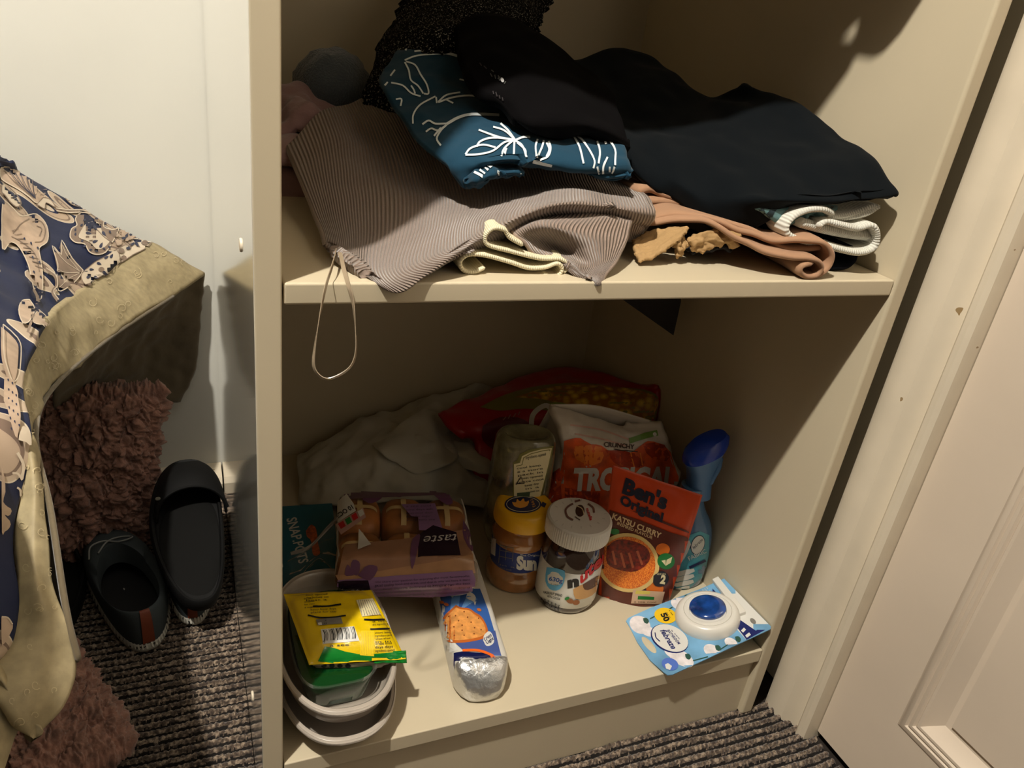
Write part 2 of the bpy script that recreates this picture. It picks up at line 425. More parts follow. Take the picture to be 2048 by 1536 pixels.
# ------------------------------------------------------------------ materials of the room
m_wall = M('wall_paint', (218, 217, 208), .55, bump=(60, .08, .002), var=(3, .02))
m_cream = M('cream_melamine', (200, 187, 160), .32, bump=(400, .03, .0004), var=(6, .015))
m_gloss = M('gloss_cream_side', (222, 214, 196), .07, spec=.8, coat=1, var=(4, .01))
m_trim = M('old_gloss_paint', (218, 205, 182), .35, bump=(45, .25, .0015), var=(9, .03), fleck=(38, .74, (150, 125, 88)))
m_door = M('door_paint', (214, 198, 178), .38, bump=(90, .1, .0008), var=(5, .02))
m_ceil = M('ceiling_paint', (110, 106, 100), .8)
m_far = M('far_wall_paint', (62, 58, 54), .8)
# ------------------------------------------------------------------ room shell
def st(o, name): o.name = name; o['kind'] = 'structure'; return o
st(box('floor', (-2.5, -2.6, -.03), (.85, .9, -.004), M('carpet_backing', (40, 32, 25), .95, bump=(300, .5, .003))), 'floor')
st(box('wall_back', (-2.5, YW, 0), (.85, YW+.1, 2.4), m_wall), 'wall_back')
st(box('wall_left', (-2.5, -2.6, 0), (-2.4, YW, 2.4), m_far), 'wall_left')
st(box('wall_front', (-2.4, -2.7, 0), (XR+.05, -2.6, 2.4), m_far), 'wall_front')
wr_ = st(box('wall_right', (XR+.012, .01, 0), (XR+.1, YW, 2.4), m_wall), 'wall_right')
box('wall_section', (XR+.012, -2.6, 0), (XR+.1, -.88, 2.4), m_wall, wr_); box('wall_section', (XR+.012, -.88, 2.03), (XR+.1, .01, 2.4), m_wall, wr_)
st(box('ceiling', (-2.5, -2.7, 2.4), (.85, .9, 2.5), m_ceil), 'ceiling')
bb = extrude_profile('baseboard_back', [(-.021, .72, -.003), (-.021, .678, -.003), (-.021, .676, .024), (-.021, .682, .034), (-.021, .72, .042)], 0, -.0215, -2.4, m_trim); st(bb, 'baseboard_back')
# architrave down the right wall beside the wardrobe
pf = [(.712, .012), (.674, .012), (.671, .006), (.6715, -.012), (.674, -.017), (.6745, -.021), (.680, -.028), (.686, -.034), (.688, -.0405), (.683, -.043), (.679, -.047), (.679, -.053), (.683, -.058), (.690, -.0595), (.712, -.0595)]
tr = extrude_profile('trim_1', [(x, y, 0) for x, y in pf], 2, -.002, 2.03, m_trim); st(tr, 'trim_1')
# door leaf with raised-and-fielded panels
def door():
    y0, y1, z0, z1 = -.0605, -.86, .012, 2.02; X = XR
    ys = [(-.150, -.415), (-.505, -.77)]; zs = [(.128, .80), (.95, 1.86)]
    leaf = []
    def face(ya, yb, za, zb): leaf.append((ya, yb, za, zb))
    ycuts = [y0, ys[0][0], ys[0][1], ys[1][0], ys[1][1], y1]; zcuts = [z0, zs[0][0], zs[0][1], zs[1][0], zs[1][1], z1]
    V, F = [], []
    def quad(a, b, c, d): k = len(V); V.extend([a, b, c, d]); F.append((k, k+1, k+2, k+3))
    for i in range(5):
        for j in range(5):
            if i in (1, 3) and j in (1, 3): continue
            a, b, c, d = ycuts[i], ycuts[i+1], zcuts[j], zcuts[j+1]; quad((X, a, c), (X, b, c), (X, b, d), (X, a, d))
    quad((X, y0, z0), (X, y0, z1), (X+.04, y0, z1), (X+.04, y0, z0)); quad((X, y0, z0), (X+.04, y0, z0), (X+.04, y1, z0), (X, y1, z0)); quad((X, y0, z1), (X, y1, z1), (X+.04, y1, z1), (X+.04, y0, z1))
    quad((X, y1, z0), (X+.04, y1, z0), (X+.04, y1, z1), (X, y1, z1)); quad((X+.04, y0, z0), (X+.04, y0, z1), (X+.04, y1, z1), (X+.04, y1, z0))
    leafo = mesh('door_1', V, F, m_door, smooth=False); st(leafo, 'door_1')
    bm = bmesh.new(); bm.from_mesh(leafo.data); bmesh.ops.remove_doubles(bm, verts=bm.verts, dist=1e-5); bmesh.ops.recalc_face_normals(bm, faces=bm.faces); bm.to_mesh(leafo.data); bm.free()
    prof = [(0, 0), (.004, -.0025), (.010, -.004), (.0125, -.001), (.014, -.0035), (.018, -.0042), (.0205, -.001), (.022, -.003), (.0255, -.003), (.030, .002), (.042, .011), (.050, .012), (.050, .008)]
    for a, b in ys:
        for c, d in zs:
            V, F = [], []; k = len(prof)
            for (t, h) in prof:
                V += [(X+h, a-t, c+t), (X+h, b+t, c+t), (X+h, b+t, d-t), (X+h, a-t, d-t)]
            for i in range(k-1):
                for q in range(4):
                    F.append((4*i+q, 4*i+(q+1) % 4, 4*(i+1)+(q+1) % 4, 4*(i+1)+q))
            F.append(tuple(4*(k-1)+q for q in range(4)))
            pn = mesh('door_panel', V, F, m_door, leafo); autosmooth(pn, 25)
    kn = lathe('door_knob', 0, 0, 0, [(.0001, -.05), (.02, -.048), (.026, -.035), (.02, -.02), (.009, -.012), (.009, 0), (.024, .002), (.024, .006)], M('brass', (190, 150, 80), .3, metal=1), leafo, n=24)
    for v in kn.data.vertices: v.co = Vector((X+v.co.z-.006, -.80+v.co.x, 1.0+v.co.y))
door()
# ------------------------------------------------------------------ carpet pile
def carpet():
    V, F = [], []; mats = M('ribbed_carpet', (122, 102, 82), .95, bcoord='Object')
    nt = mats.node_tree; N = nt.nodes; L = nt.links; b = N['Principled BSDF']; tc = N.new('ShaderNodeTexCoord')
    n1 = N.new('ShaderNodeTexNoise'); n1.inputs['Scale'].default_value = 210; n1.inputs['Detail'].default_value = 2; L.new(tc.outputs['Object'], n1.inputs['Vector'])
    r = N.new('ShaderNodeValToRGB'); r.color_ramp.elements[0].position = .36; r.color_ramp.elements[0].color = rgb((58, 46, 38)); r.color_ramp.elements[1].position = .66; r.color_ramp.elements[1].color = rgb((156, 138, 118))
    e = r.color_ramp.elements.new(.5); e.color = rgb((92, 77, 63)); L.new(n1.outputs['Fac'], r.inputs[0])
    n2 = N.new('ShaderNodeTexNoise'); n2.inputs['Scale'].default_value = 900; n2.inputs['Detail'].default_value = 1; L.new(tc.outputs['Object'], n2.inputs['Vector'])
    bp = N.new('ShaderNodeBump'); bp.inputs['Distance'].default_value = .0015; bp.inputs['Strength'].default_value = .8; L.new(n2.outputs['Fac'], bp.inputs['Height']); L.new(bp.outputs[0], b.inputs['Normal'])
    L.new(r.outputs[0], b.inputs['Base Color']); b.inputs['Sheen Weight'].default_value = .2
    pitch = .0118
    for (x0, x1, y0, y1, st_) in ((-.36, -.0205, -.02, .68, .0016), (.1, .70, -.20, .008, .0016), (-.42, .70, -.95, -.2005, .0023), (-.42, .0995, -.20, -.0205, .0023), (-.0205, .0995, -.0205, .008, .002)):
        nx = int((x1-x0)/st_); ny = int((y1-y0)/st_); X, Y = np.meshgrid(np.linspace(x0, x1, nx), np.linspace(y0, y1, ny))
        rng = np.random.RandomState(3)
        ph = Y/pitch+.12*np.sin(X*23)+.05*np.sin(X*71+Y*20); k = np.floor(ph).astype(int); fr = ph-k
        rib = np.clip(np.sin(pi*fr), 0, 1)**.7
        off = rng.rand(400)[(k-k.min()) % 400]; lx = X/.0068+off*7; li = np.floor(lx).astype(int); lf = lx-li
        loop = np.clip(np.sin(pi*lf), 0, 1)**.8; hh = rng.rand(512, 512)[(k-k.min()) % 512, (li-li.min()) % 512]
        H = -.0065+.0115*rib*(.74+.26*loop)*(.86+.16*hh)+rng.randn(*X.shape)*.00028
        Z = H; base = len(V)
        Xj = X+rng.randn(*X.shape)*.00025; Yj = Y+rng.randn(*X.shape)*.0003
        Xj[:, 0] = x0; Xj[:, -1] = x1
        V.append(np.stack([Xj, Yj, Z], -1).reshape(-1, 3)); F.append((nx, ny))
    allV = np.concatenate(V); quads = []; o0 = 0
    for (nx, ny) in F:
        i = np.arange(nx-1)[None, :]+np.arange(ny-1)[:, None]*nx+o0; i = i.reshape(-1); quads.append(np.stack([i, i+1, i+nx+1, i+nx], 1)); o0 += nx*ny
    Q = np.concatenate(quads); me = bpy.data.meshes.new('carpet_pile'); me.vertices.add(len(allV)); me.vertices.foreach_set('co', allV.ravel())
    me.loops.add(len(Q)*4); me.loops.foreach_set('vertex_index', Q.ravel().astype(np.int32)); me.polygons.add(len(Q)); me.polygons.foreach_set('loop_start', np.arange(len(Q), dtype=np.int32)*4)
    me.update(calc_edges=True); me.materials.append(mats); me.materials.append(M('carpet_groove_shade', (22, 17, 13), 1.0)); me.polygons.foreach_set('material_index', (allV[Q, 2].mean(1) < -.0002).astype(np.int32)); me.polygons.foreach_set('use_smooth', np.ones(len(Q), dtype=bool))  # low faces between ribs go near black: groove shade put into the colour
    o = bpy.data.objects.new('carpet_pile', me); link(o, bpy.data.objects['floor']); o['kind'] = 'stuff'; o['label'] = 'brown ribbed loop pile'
carpet()
# ------------------------------------------------------------------ wardrobe
def wardrobe():
    ps = []
    Hh = 2.1
    l = box('side_panel', (-TP, 0, 0), (0, YW-.002, Hh), m_cream, bev=.0018); l.data.materials.append(m_gloss); ps.append(l)
    for p in l.data.polygons:
        if p.normal.x < -.9: p.material_index = 1
    l['label'] = 'left side panel with a glossy outer face'
    ps.append(box('side_panel', (W, 0, 0), (W+TP, YW-.002, Hh), m_cream, bev=.004, seg=3))
    ps.append(box('back_panel', (0, D, 0), (W, D+.006, Hh), m_cream))
    ps.append(box('shelf', (.0012, .002, ZS-.0175), (W-.0005, D, ZS), m_cream, bev=.0022, seg=3))
    ps.append(box('shelf', (.0012, .001, ZB-.021), (W-.0005, D, ZB), m_cream, bev=.0016, seg=3))
    ps.append(tube('hanging_rail', [(.001, .30, 1.98), (.31, .30, 1.98), (W-.001, .30, 1.98)], .012, M('chrome_rail', (190, 190, 190), .2, metal=1), n=16))
    for (px_, py_) in ((482, 490), (505, 1392)):
        c_ = P(px_, py_, x=-TP); ps.append(loft('screw_cap', [(0, 0, 0, .006, .006, 2), (0, 0, .0012, .0055, .0055, 2), (0, 0, .0016, .003, .003, 2)], m_trim, n=20, sub=2))
        for v in ps[-1].data.vertices: v.co = Vector((c_[0]-v.co.z, c_[1]+v.co.x, c_[2]+v.co.y))
    ps.append(box('plinth', (0, .009, 0), (W, .027, ZB-.021), m_cream))
    ps.append(box('top_panel', (-TP, 0, Hh), (W+TP, YW-.002, Hh+.02), m_cream, bev=.002))
    thing('wardrobe', 'cream open wardrobe with two shelves of clothes and food, beside white door', 'wardrobe', ps)
wardrobe()
#BODY
# ------------------------------------------------------------------ clothes on the upper shelf
m_taupe = M('taupe_rib_knit', (148, 128, 114), .85, sheen=.3, bump=(900, .25, .0006), fleck=(1500, .66, (196, 178, 160)), ribs=(300, .9, 0, .0015, .7))
m_teal = M('teal_cotton', (18, 56, 76), .85, spec=.2, sheen=.08, bump=(700, .15, .0004))
m_black = M('black_cotton', (6, 5, 6), .95, spec=.08, bump=(700, .2, .0005))
m_navy = M('midnight_velour', (4, 9, 13), .9, spec=.12, sheen=.03, bump=(260, .25, .0006))
m_speck = M('black_marl_knit', (9, 9, 9), .95, spec=.1, bump=(420, .9, .003), fleck=(560, .62, (150, 146, 132)))
m_wrib = M('white_rib_knit', (214, 212, 200), .85, ribs=(400, .45, 0, .0008, .86))
m_cream_k = M('cream_rib_knit', (226, 216, 184), .85, ribs=(560, .45, 0, .0006, .88))
m_camel = M('camel_jersey', (156, 119, 90), .9, sheen=.1, bump=(500, .25, .0005))
m_must = M('khaki_crinkle', (160, 128, 84), .85, bump=(260, .6, .0016))
m_pink = M('dusty_pink_fleece', (140, 108, 106), .9, sheen=.3, bump=(240, .5, .001))
m_slate = M('slate_fluff', (70, 78, 84), .95, sheen=.5, bump=(420, .9, .003))
m_white = M('white_line_print', (214, 222, 222), .8)
# dusty pink things at the back left
a = patch('fleece', [[(560, 175, .46), (600, 160, .47), (640, 180, .46), (690, 215, .44), (720, 260, .42)],
    [(556, 225, .38), (600, 205, .38), (640, 225, .37), (675, 245, .38), (700, 280, .38)],
    [(556, 265, .34), (590, 250, .34), (625, 262, .34), (650, 280, .34), (680, 300, .35)]], m_pink, n=46, m=40, th=.008, wr=[(.010, 26, 26, 26, 3), (.004, 70, 70, 70, 5)])
b = patch('fleece_fold', [[(556, 255, .36), (590, 258, .36), (630, 275, .35), (660, 300, .35)],
    [(556, 285, .31), (585, 285, .31), (610, 300, .31), (640, 320, .31)],
    [(556, 318, .28), (580, 315, .28), (600, 322, .28), (625, 335, .29)]], m_pink, n=40, m=30, th=.008, wr=[(.008, 34, 34, 34, 9)])
c = patch('fleece_fold', [[('w', .004, .40, ZS+.06), ('w', .05, .42, ZS+.07), ('w', .12, .42, ZS+.05)], [('w', .004, .30, ZS+.02), ('w', .05, .30, ZS+.03), ('w', .10, .31, ZS+.02)], [('w', .006, .27, ZS+.004), ('w', .05, .265, ZS+.004), ('w', .09, .28, ZS+.004)]], m_pink, n=24, m=24, th=.008, wr=[(.006, 40, 40, 40, 2)])
thing('fleece_top', 'dusty pink crumpled fleece top at back left of the upper shelf', 'clothing', [a, b, c])
def wobS(amp, sc, seed=0):
    def f(S, th):
        for j in range(S.shape[0]):
            for i in range(S.shape[1]):
                p = S[j, i]; n = Vector((p[0], p[1], p[2])); l = n.length+1e-6; k = noise.noise(Vector((p[0]*sc+seed, p[1]*sc, p[2]*sc)))
                S[j, i] = p*(1+amp*k)
        return S
    return f
pc = P(668, 168, y=.46)
pr_ = [(.0001, -.048)]+[(.048*cos(t), .048*sin(t)) for t in np.linspace(-1.4, 1.4, 14)]+[(.0001, .048)]
a = lathe('slate_bobble', pc[0], pc[1], pc[2]-.008, pr_, m_slate, n=40, sx=1.0, sy=.9, wob=wobS(.12, 60))
tag(rebase(a), 'round slate grey fluffy bobble resting on the dusty pink fleece', 'pompom')
# black speckled knit standing at the back
a = patch('speckled_knit', [[(850, -60, .50), (930, -95, .50), (1040, -95, .50), (1130, -60, .50)],
    [(795, 20, .45), (880, 0, .40), (990, -10, .39), (1092, 0, .44)],
    [(750, 105, .40), (840, 80, .34), (960, 70, .33), (1065, 60, .38)],
    [(728, 185, .37), (820, 180, .34), (950, 180, .34), (1050, 140, .36)],
    [(732, 250, .36), (820, 260, .35), (950, 260, .35), (1050, 240, .36)]], m_speck, n=70, m=60, th=.02, wr=[(.008, 18, 18, 18, 4), (.0022, 150, 150, 150, 8)])
tag(rebase(a), 'black and white speckled chunky knit standing behind the teal leaf garment', 'sweater')
# cream ribbed top peeping out under the taupe sweater
pa = [(966, 533), (946, 541), (929, 537), (925, 523), (941, 513), (974, 516), (1021, 529), (1056, 540), (1090, 539), (1114, 531), (1121, 540), (1112, 549), (1088, 547)]
pb = [(1046, 486), (1022, 472), (1012, 457), (986, 453), (967, 471), (973, 493), (1021, 507), (1079, 521), (1118, 522), (1132, 532), (1126, 542)]
a = strip_fold('knit_layer', pa, .022, .075, m_cream_k, th=.0034, skew=.002); b = strip_fold('knit_layer', pb, .024, .045, m_cream_k, th=.0034, skew=.004)
thing('ribbed_shirt', 'cream ribbed shirt folded under the taupe sweater at the shelf edge', 'clothing', [a, b])
# taupe sweater
a = patch('sweater_body', [
    [(573, 292, .30), (640, 228, .34), (700, 205, .37), (750, 193, .38), (850, 215, .37), (960, 265, .34), (1100, 290, .31), (1250, 330, .27)],
    [(592, 335, .24), (660, 285, .27), (730, 275, .29), (800, 285, .29), (890, 320, .26), (1000, 350, .22), (1120, 352, .19), (1275, 368, .17)],
    [(618, 395, .165), (672, 370, .18), (745, 368, .19), (830, 378, .18), (915, 395, .155), (1010, 395, .13), (1130, 375, .12), (1290, 386, .12)],
    [(640, 448, .105), (685, 450, .105), (750, 455, .11), (830, 452, .105), (910, 440, .09), (1000, 418, .08), (1130, 389, .075), (1303, 404, .08)],
    [(651, 484, .066), (695, 512, .040), (745, 540, .02), (810, 530, .018), (900, 490, .025), (985, 448, .035), (1130, 404, .045), (1309, 424, .06)],
    [(654, 492, .060), (705, 530, .026), (785, 584, -.006), (850, 551, -.002), (925, 502, .010), (1000, 464, .030), (1125, 418, .048), (1304, 446, .066)],
    [(660, 494, .075), (712, 532, .045), (787, 582, .012), (852, 553, .012), (930, 512, .030), (1005, 476, .050), (1130, 430, .066), (1290, 462, .090)]],
    m_taupe, n=110, m=90, th=.0055, wr=[(.0035, 22, 22, 22, 1)])
b = patch('sweater_fold', [[(1010, 440, .10), (1100, 418, .10), (1200, 415, .10), (1265, 425, .10)],
    [(1015, 447, .055), (1090, 436, .06), (1180, 430, .055), (1262, 440, .06)],
    [(1030, 468, .035), (1080, 452, .030), (1160, 462, .032), (1258, 470, .045)],
    [(1050, 482, .032), (1110, 494, .048), (1170, 500, .028), (1245, 495, .035)],
    [(1075, 510, .030), (1130, 515, .028), (1180, 530, .022), (1232, 520, .022)],
    [(1120, 522, .028), (1150, 540, .018), (1172, 550, .010), (1212, 545, .010)],
    [(1135, 534, .022), (1160, 552, .012), (1194, 563, .001), (1208, 560, .004)]],
    M('taupe_rib_fold', (148, 128, 114), .85, sheen=.3, bump=(900, .2, .0005), ribs=(360, .8, 0, .0013, .66)), n=80, m=80, th=.004, wr=[(.0025, 40, 40, 40, 6)])
c = patch('sweater_fold', [[(1285, 425, .085), (1300, 420, .1), (1306, 430, .12)], [(1262, 440, .07), (1285, 455, .075), (1300, 450, .1)], [(1255, 480, .075), (1270, 484, .09), (1280, 478, .11)]], m_taupe, n=30, m=24, th=.006)
t = thing('ribbed_sweater', 'taupe ribbed sweater sprawled over the shelf edge with loose hem', 'sweater', [a, b, c])
# hanger ribbon loop falling from the sweater
m_sat = M('taupe_satin', (150, 134, 112), .22, spec=.8)
lp = [P(x, y, y=q) for x, y, q in ((672, 500, .04), (665, 530, .01), (651, 575, -.012), (640, 630, -.02), (630, 690, -.024), (628, 735, -.026), (648, 757, -.028), (675, 752, -.029), (702, 732, -.028), (712, 700, -.026), (710, 650, -.022), (705, 600, -.018), (697, 570, -.012), (688, 540, .006), (680, 505, .035))]
def ribbon(name, pts, wd, mat, twist):
    A = crom(np.array(pts), (len(pts)-1)*8+1); T = np.gradient(A, axis=0); T /= np.linalg.norm(T, axis=1)[:, None]; S = []
    for k, (p, t_) in enumerate(zip(A, T)):
        s_ = np.cross(t_, (0, -1, 0)); s_ /= np.linalg.norm(s_); u_ = np.cross(s_, t_); a_ = twist(k/(len(A)-1)); d = cos(a_)*s_+sin(a_)*u_; e = -sin(a_)*s_+cos(a_)*u_
        S.append([p+d*wd*x_+e*.0003*y_ for x_, y_ in ((-1, -1), (-1, 1), (1, 1), (1, -1))])
    return grid_closed(name, np.array(S), mat)
r = ribbon('hanger_ribbon', lp, .0016, m_sat, lambda t_: .3+2.2*sin(t_*pi)**2)
tag(rebase(r), 'thin taupe satin hanger ribbon looping down below the upper shelf edge', 'ribbon')
# camel trousers, folded in layers
def cam_layers():
    ps = []
    ps.append(strip_fold('trouser_layer', [(1290, 452, .085), (1340, 447, .075), (1400, 447, .06), (1440, 462, .045), (1480, 487, .032), (1530, 507, .020), (1580, 520, .012), (1612, 523, .008), (1632, 526, .006), (1640, 536, .006), (1632, 548, .006), (1614, 549, .006), (1606, 538, .006), (1622, 532, .007)], .03, .20, m_camel, th=.0052, skew=.02, wr=[(.002, 40, 40, 40, 3)]))
    ps.append(strip_fold('trouser_layer', [(1275, 448, .09), (1340, 436, .085), (1400, 440, .07), (1450, 455, .055), (1500, 474, .045), (1560, 488, .032), (1610, 486, .022), (1645, 491, .014), (1661, 510, .010), (1656, 530, .009), (1640, 545, .008), (1622, 551, .006)], .03, .20, m_camel, th=.0055, skew=.02, wr=[(.002, 40, 40, 40, 7)]))
    ps.append(strip_fold('trouser_layer', [(1285, 432, .10), (1330, 428, .10), (1380, 430, .09), (1440, 447, .07), (1510, 470, .05), (1560, 500, .035), (1605, 504, .028), (1640, 500, .022)], .03, .20, m_camel, th=.0055, skew=.02))
    ps.append(strip_fold('trouser_layer', [(1280, 412, .12), (1320, 410, .12), (1360, 414, .11), (1400, 428, .09)], .03, .20, m_camel, th=.0075, skew=.01))
    ps.append(strip_fold('trouser_layer', [(1278, 392, .13), (1300, 386, .13), (1330, 398, .12), (1375, 412, .11)], .03, .22, m_camel, th=.009, skew=.01))
    ps.append(strip_fold('trouser_layer', [(1275, 374, .15), (1300, 376, .14), (1340, 392, .13)], .03, .22, m_camel, th=.008, skew=.01))
    thing('folded_trousers', 'camel brown trousers folded in layers under the dark jumper', 'clothing', ps)
cam_layers()
# khaki crinkled garment with a waistband under the camel trousers
a = patch('waistband', [[(1268, 478, .075), (1300, 462, .078), (1340, 455, .07), (1375, 452, .06)], [(1272, 500, .058), (1300, 492, .06), (1335, 478, .055), (1368, 464, .052)], [(1279, 518, .045), (1298, 514, .045), (1330, 496, .046), (1362, 478, .05)]], m_must, n=30, m=40, th=.004, wr=[(.0015, 150, 150, 150, 3), (.001, 400, 400, 400, 3)])
b = patch('gathers', [[(1352, 480, .06), (1362, 474, .058), (1372, 478, .058)], [(1345, 494, .055), (1360, 492, .048), (1374, 492, .052)], [(1350, 505, .055), (1360, 510, .05), (1372, 502, .055)]], m_must, n=30, m=30, th=.006, wr=[(.006, 200, 80, 200, 3)])
c = patch('gathers', [[(1378, 474, .055), (1400, 466, .053), (1440, 462, .05), (1480, 472, .045)], [(1384, 492, .048), (1405, 486, .046), (1440, 482, .046), (1478, 490, .044)], [(1388, 500, .050), (1410, 502, .048), (1440, 492, .05), (1470, 496, .05)]], m_must, n=30, m=50, th=.004, wr=[(.005, 120, 60, 120, 11), (.002, 260, 260, 260, 2)])
thing('khaki_garment', 'khaki garment with stitched waistband bunched under the camel trousers', 'clothing', [a, b, c])
a = strip_fold('black_lace', [(1385, 508, .06), (1400, 503, .06), (1420, 507, .058), (1440, 500, .058), (1462, 504, .058)], .06, .12, M('black_lace', (14, 14, 20), .7, bump=(400, .9, .003)), th=.004, n=40, wr=[(.003, 150, 150, 150, 3)])
tag(rebase(a), 'scrap of black lace showing below the khaki garment', 'clothing')
# dark navy folded item and the white ribbed jumper
a = strip_fold('navy_layer', [(1510, 455, .08), (1530, 475, .07), (1590, 490, .06), (1650, 497, .045), (1690, 503, .035), (1703, 512, .03), (1694, 524, .03), (1662, 527, .032)], .03, .25, M('navy_jersey', (7, 8, 16), .95, spec=.1, bump=(500, .2, .0005)), th=.008, skew=.01)
a2 = strip_fold('navy_layer', [(1505, 430, .075), (1530, 462, .065), (1570, 480, .05), (1640, 492, .045)], .03, .25, MATS['navy_jersey'], th=.009, skew=.01)
thing('navy_jersey', 'dark navy jersey folded beneath the white ribbed jumper', 'clothing', [a, a2])
ps = [strip_fold('jumper_layer', [(1642, 456, .03), (1652, 449, .03), (1675, 455, .026), (1712, 463, .024), (1738, 457, .022), (1748, 463, .02), (1751, 480, .02), (1744, 494, .02), (1720, 500, .02), (1690, 495, .024), (1650, 485, .026), (1610, 476, .03), (1584, 466, .034), (1579, 453, .036), (1592, 437, .036), (1618, 426, .034), (1645, 425, .03), (1662, 433, .03)], .03, .20, m_wrib, th=.0062, n=130, skew=.004),
      strip_fold('jumper_layer', [(1615, 458, .05), (1640, 446, .04), (1670, 443, .04), (1700, 440, .035), (1735, 432, .03), (1757, 418, .028), (1760, 411, .028), (1745, 408, .03), (1710, 420, .034), (1680, 427, .035), (1660, 428, .036)], .035, .22, m_wrib, th=.0062, n=90, skew=.004),
      strip_fold('jumper_layer', [(1598, 455, .04), (1640, 466, .036), (1690, 476, .032), (1728, 481, .03), (1742, 484, .03)], .035, .2, m_wrib, th=.010, n=40),
      strip_fold('jumper_layer', [(1700, 470, .035), (1735, 475, .03), (1745, 482, .03)], .03, .15, m_wrib, th=.008, n=20)]
thing('white_jumper', 'white ribbed jumper folded against the right panel under the dark jumper', 'sweater', ps)
a = patch('teal_camo', [[(1490, 405, .09), (1550, 402, .09), (1610, 402, .09), (1680, 405, .08)], [(1510, 410, .055), (1550, 412, .055), (1600, 414, .05), (1670, 416, .045)], [(1535, 430, .050), (1560, 432, .048), (1600, 430, .044), (1650, 423, .04)], [(1556, 452, .052), (1570, 456, .048), (1590, 442, .044), (1625, 426, .042)]],
    M('pale_teal_cotton', (92, 128, 130), .8, bump=(400, .2, .0005)), n=40, m=50, th=.004, wr=[(.001, 60, 60, 60, 5)])
pt = Print(a, 'leaf_print', cell=8); dk = M('dark_teal_print', (26, 44, 50), .8)
pt.poly([(1512, 412), (1530, 408), (1528, 420), (1535, 436), (1548, 448), (1540, 448), (1526, 432)], dk); pt.poly([(1532, 428), (1545, 414), (1560, 412), (1548, 425), (1542, 440)], dk)
pt.poly([(1566, 448), (1572, 432), (1582, 426), (1580, 440), (1574, 452)], dk); pt.poly([(1580, 412), (1586, 410), (1584, 420)], dk); pt.poly([(1650, 412), (1668, 414), (1662, 421), (1648, 420)], dk); pt.done()
solo(a, 'teal_garment', 'pale teal garment with dark leaf print tucked beside the white jumper', 'clothing')
# big midnight jumper
a = patch('jumper_body', [
    [(1128, 124, .34), (1190, 108, .35), (1252, 98, .36), (1300, 110, .35), (1350, 150, .32), (1420, 190, .29), (1495, 173, .23), (1575, 205, .19)],
    [(1165, 180, .27), (1225, 175, .28), (1290, 180, .27), (1360, 205, .24), (1440, 230, .20), (1510, 225, .175), (1580, 232, .155), (1660, 260, .125)],
    [(1200, 230, .22), (1255, 235, .22), (1320, 245, .20), (1390, 270, .16), (1460, 285, .14), (1530, 285, .125), (1615, 290, .105), (1728, 306, .075)],
    [(1240, 285, .17), (1290, 295, .165), (1340, 310, .14), (1400, 330, .115), (1470, 338, .092), (1560, 338, .078), (1660, 340, .058), (1775, 350, .036)],
    [(1270, 335, .14), (1320, 350, .125), (1370, 372, .10), (1420, 390, .085), (1480, 388, .066), (1570, 384, .050), (1670, 384, .034), (1798, 376, .018)],
    [(1305, 378, .125), (1350, 398, .11), (1400, 418, .09), (1450, 432, .075), (1500, 405, .055), (1580, 402, .040), (1680, 404, .026), (1790, 398, .016)],
    [(1340, 405, .13), (1390, 428, .11), (1430, 452, .09), (1480, 466, .075), (1522, 440, .062), (1590, 405, .052), (1690, 406, .04), (1775, 403, .03)]],
    m_navy, n=100, m=80, th=.008, wr=[(.009, 14, 14, 14, 2), (.003, 40, 40, 40, 3)])
thing('dark_jumper', 'large midnight blue velour jumper heaped across the right of the upper shelf', 'sweater', [a])
# teal garment with white leaf line print
a = patch('garment_body', [
    [(800, 98, .36), (850, 76, .36), (920, 68, .36), (1010, 80, .35), (1130, 150, .33), (1225, 235, .26)],
    [(764, 145, .31), (810, 140, .30), (880, 135, .30), (990, 160, .28), (1130, 210, .24), (1235, 262, .19)],
    [(772, 180, .27), (830, 190, .255), (900, 190, .24), (990, 215, .21), (1120, 250, .175), (1243, 280, .15)],
    [(812, 240, .215), (860, 245, .20), (930, 245, .18), (1010, 258, .155), (1120, 275, .135), (1252, 298, .115)],
    [(845, 282, .17), (890, 285, .155), (950, 288, .135), (1020, 290, .12), (1120, 300, .11), (1260, 318, .095)],
    [(892, 325, .135), (920, 325, .125), (965, 318, .11), (1030, 316, .10), (1120, 325, .098), (1264, 336, .088)],
    [(905, 345, .13), (928, 350, .12), (970, 332, .11), (1035, 328, .105), (1120, 338, .10), (1262, 352, .09)],
    [(925, 368, .128), (935, 372, .122), (975, 340, .125), (1040, 336, .12), (1120, 342, .115), (1245, 358, .105)]],
    m_teal, n=80, m=80, th=.006, wr=[(.004, 34, 34, 34, 12), (.0012, 90, 90, 90, 5)])
b = patch('garment_hem', [[(925, 348, .125), (960, 335, .115), (1010, 330, .115), (1050, 335, .115)], [(930, 365, .11), (955, 352, .10), (1005, 345, .10), (1050, 345, .105)], [(932, 376, .11), (955, 374, .10), (985, 352, .105), (1042, 352, .11)], [(940, 381, .112), (958, 380, .108), (990, 356, .112), (1040, 356, .115)]], m_teal, n=50, m=60, th=.005, wr=[(.005, 110, 60, 110, 3)])
c = patch('garment_hem', [[(1180, 338, .105), (1215, 340, .10), (1258, 340, .095)], [(1184, 350, .10), (1215, 355, .092), (1258, 350, .088)], [(1190, 356, .105), (1220, 361, .1), (1250, 357, .095)]], m_teal, n=30, m=30, th=.005, wr=[(.002, 80, 60, 80, 3)])
pt = Print([a, b, c], 'leaf_line_print', cell=10, base=.0008, parent=a)
def Z(l): return [(740+x*.2734, 60+y*.2735) for x, y in l]
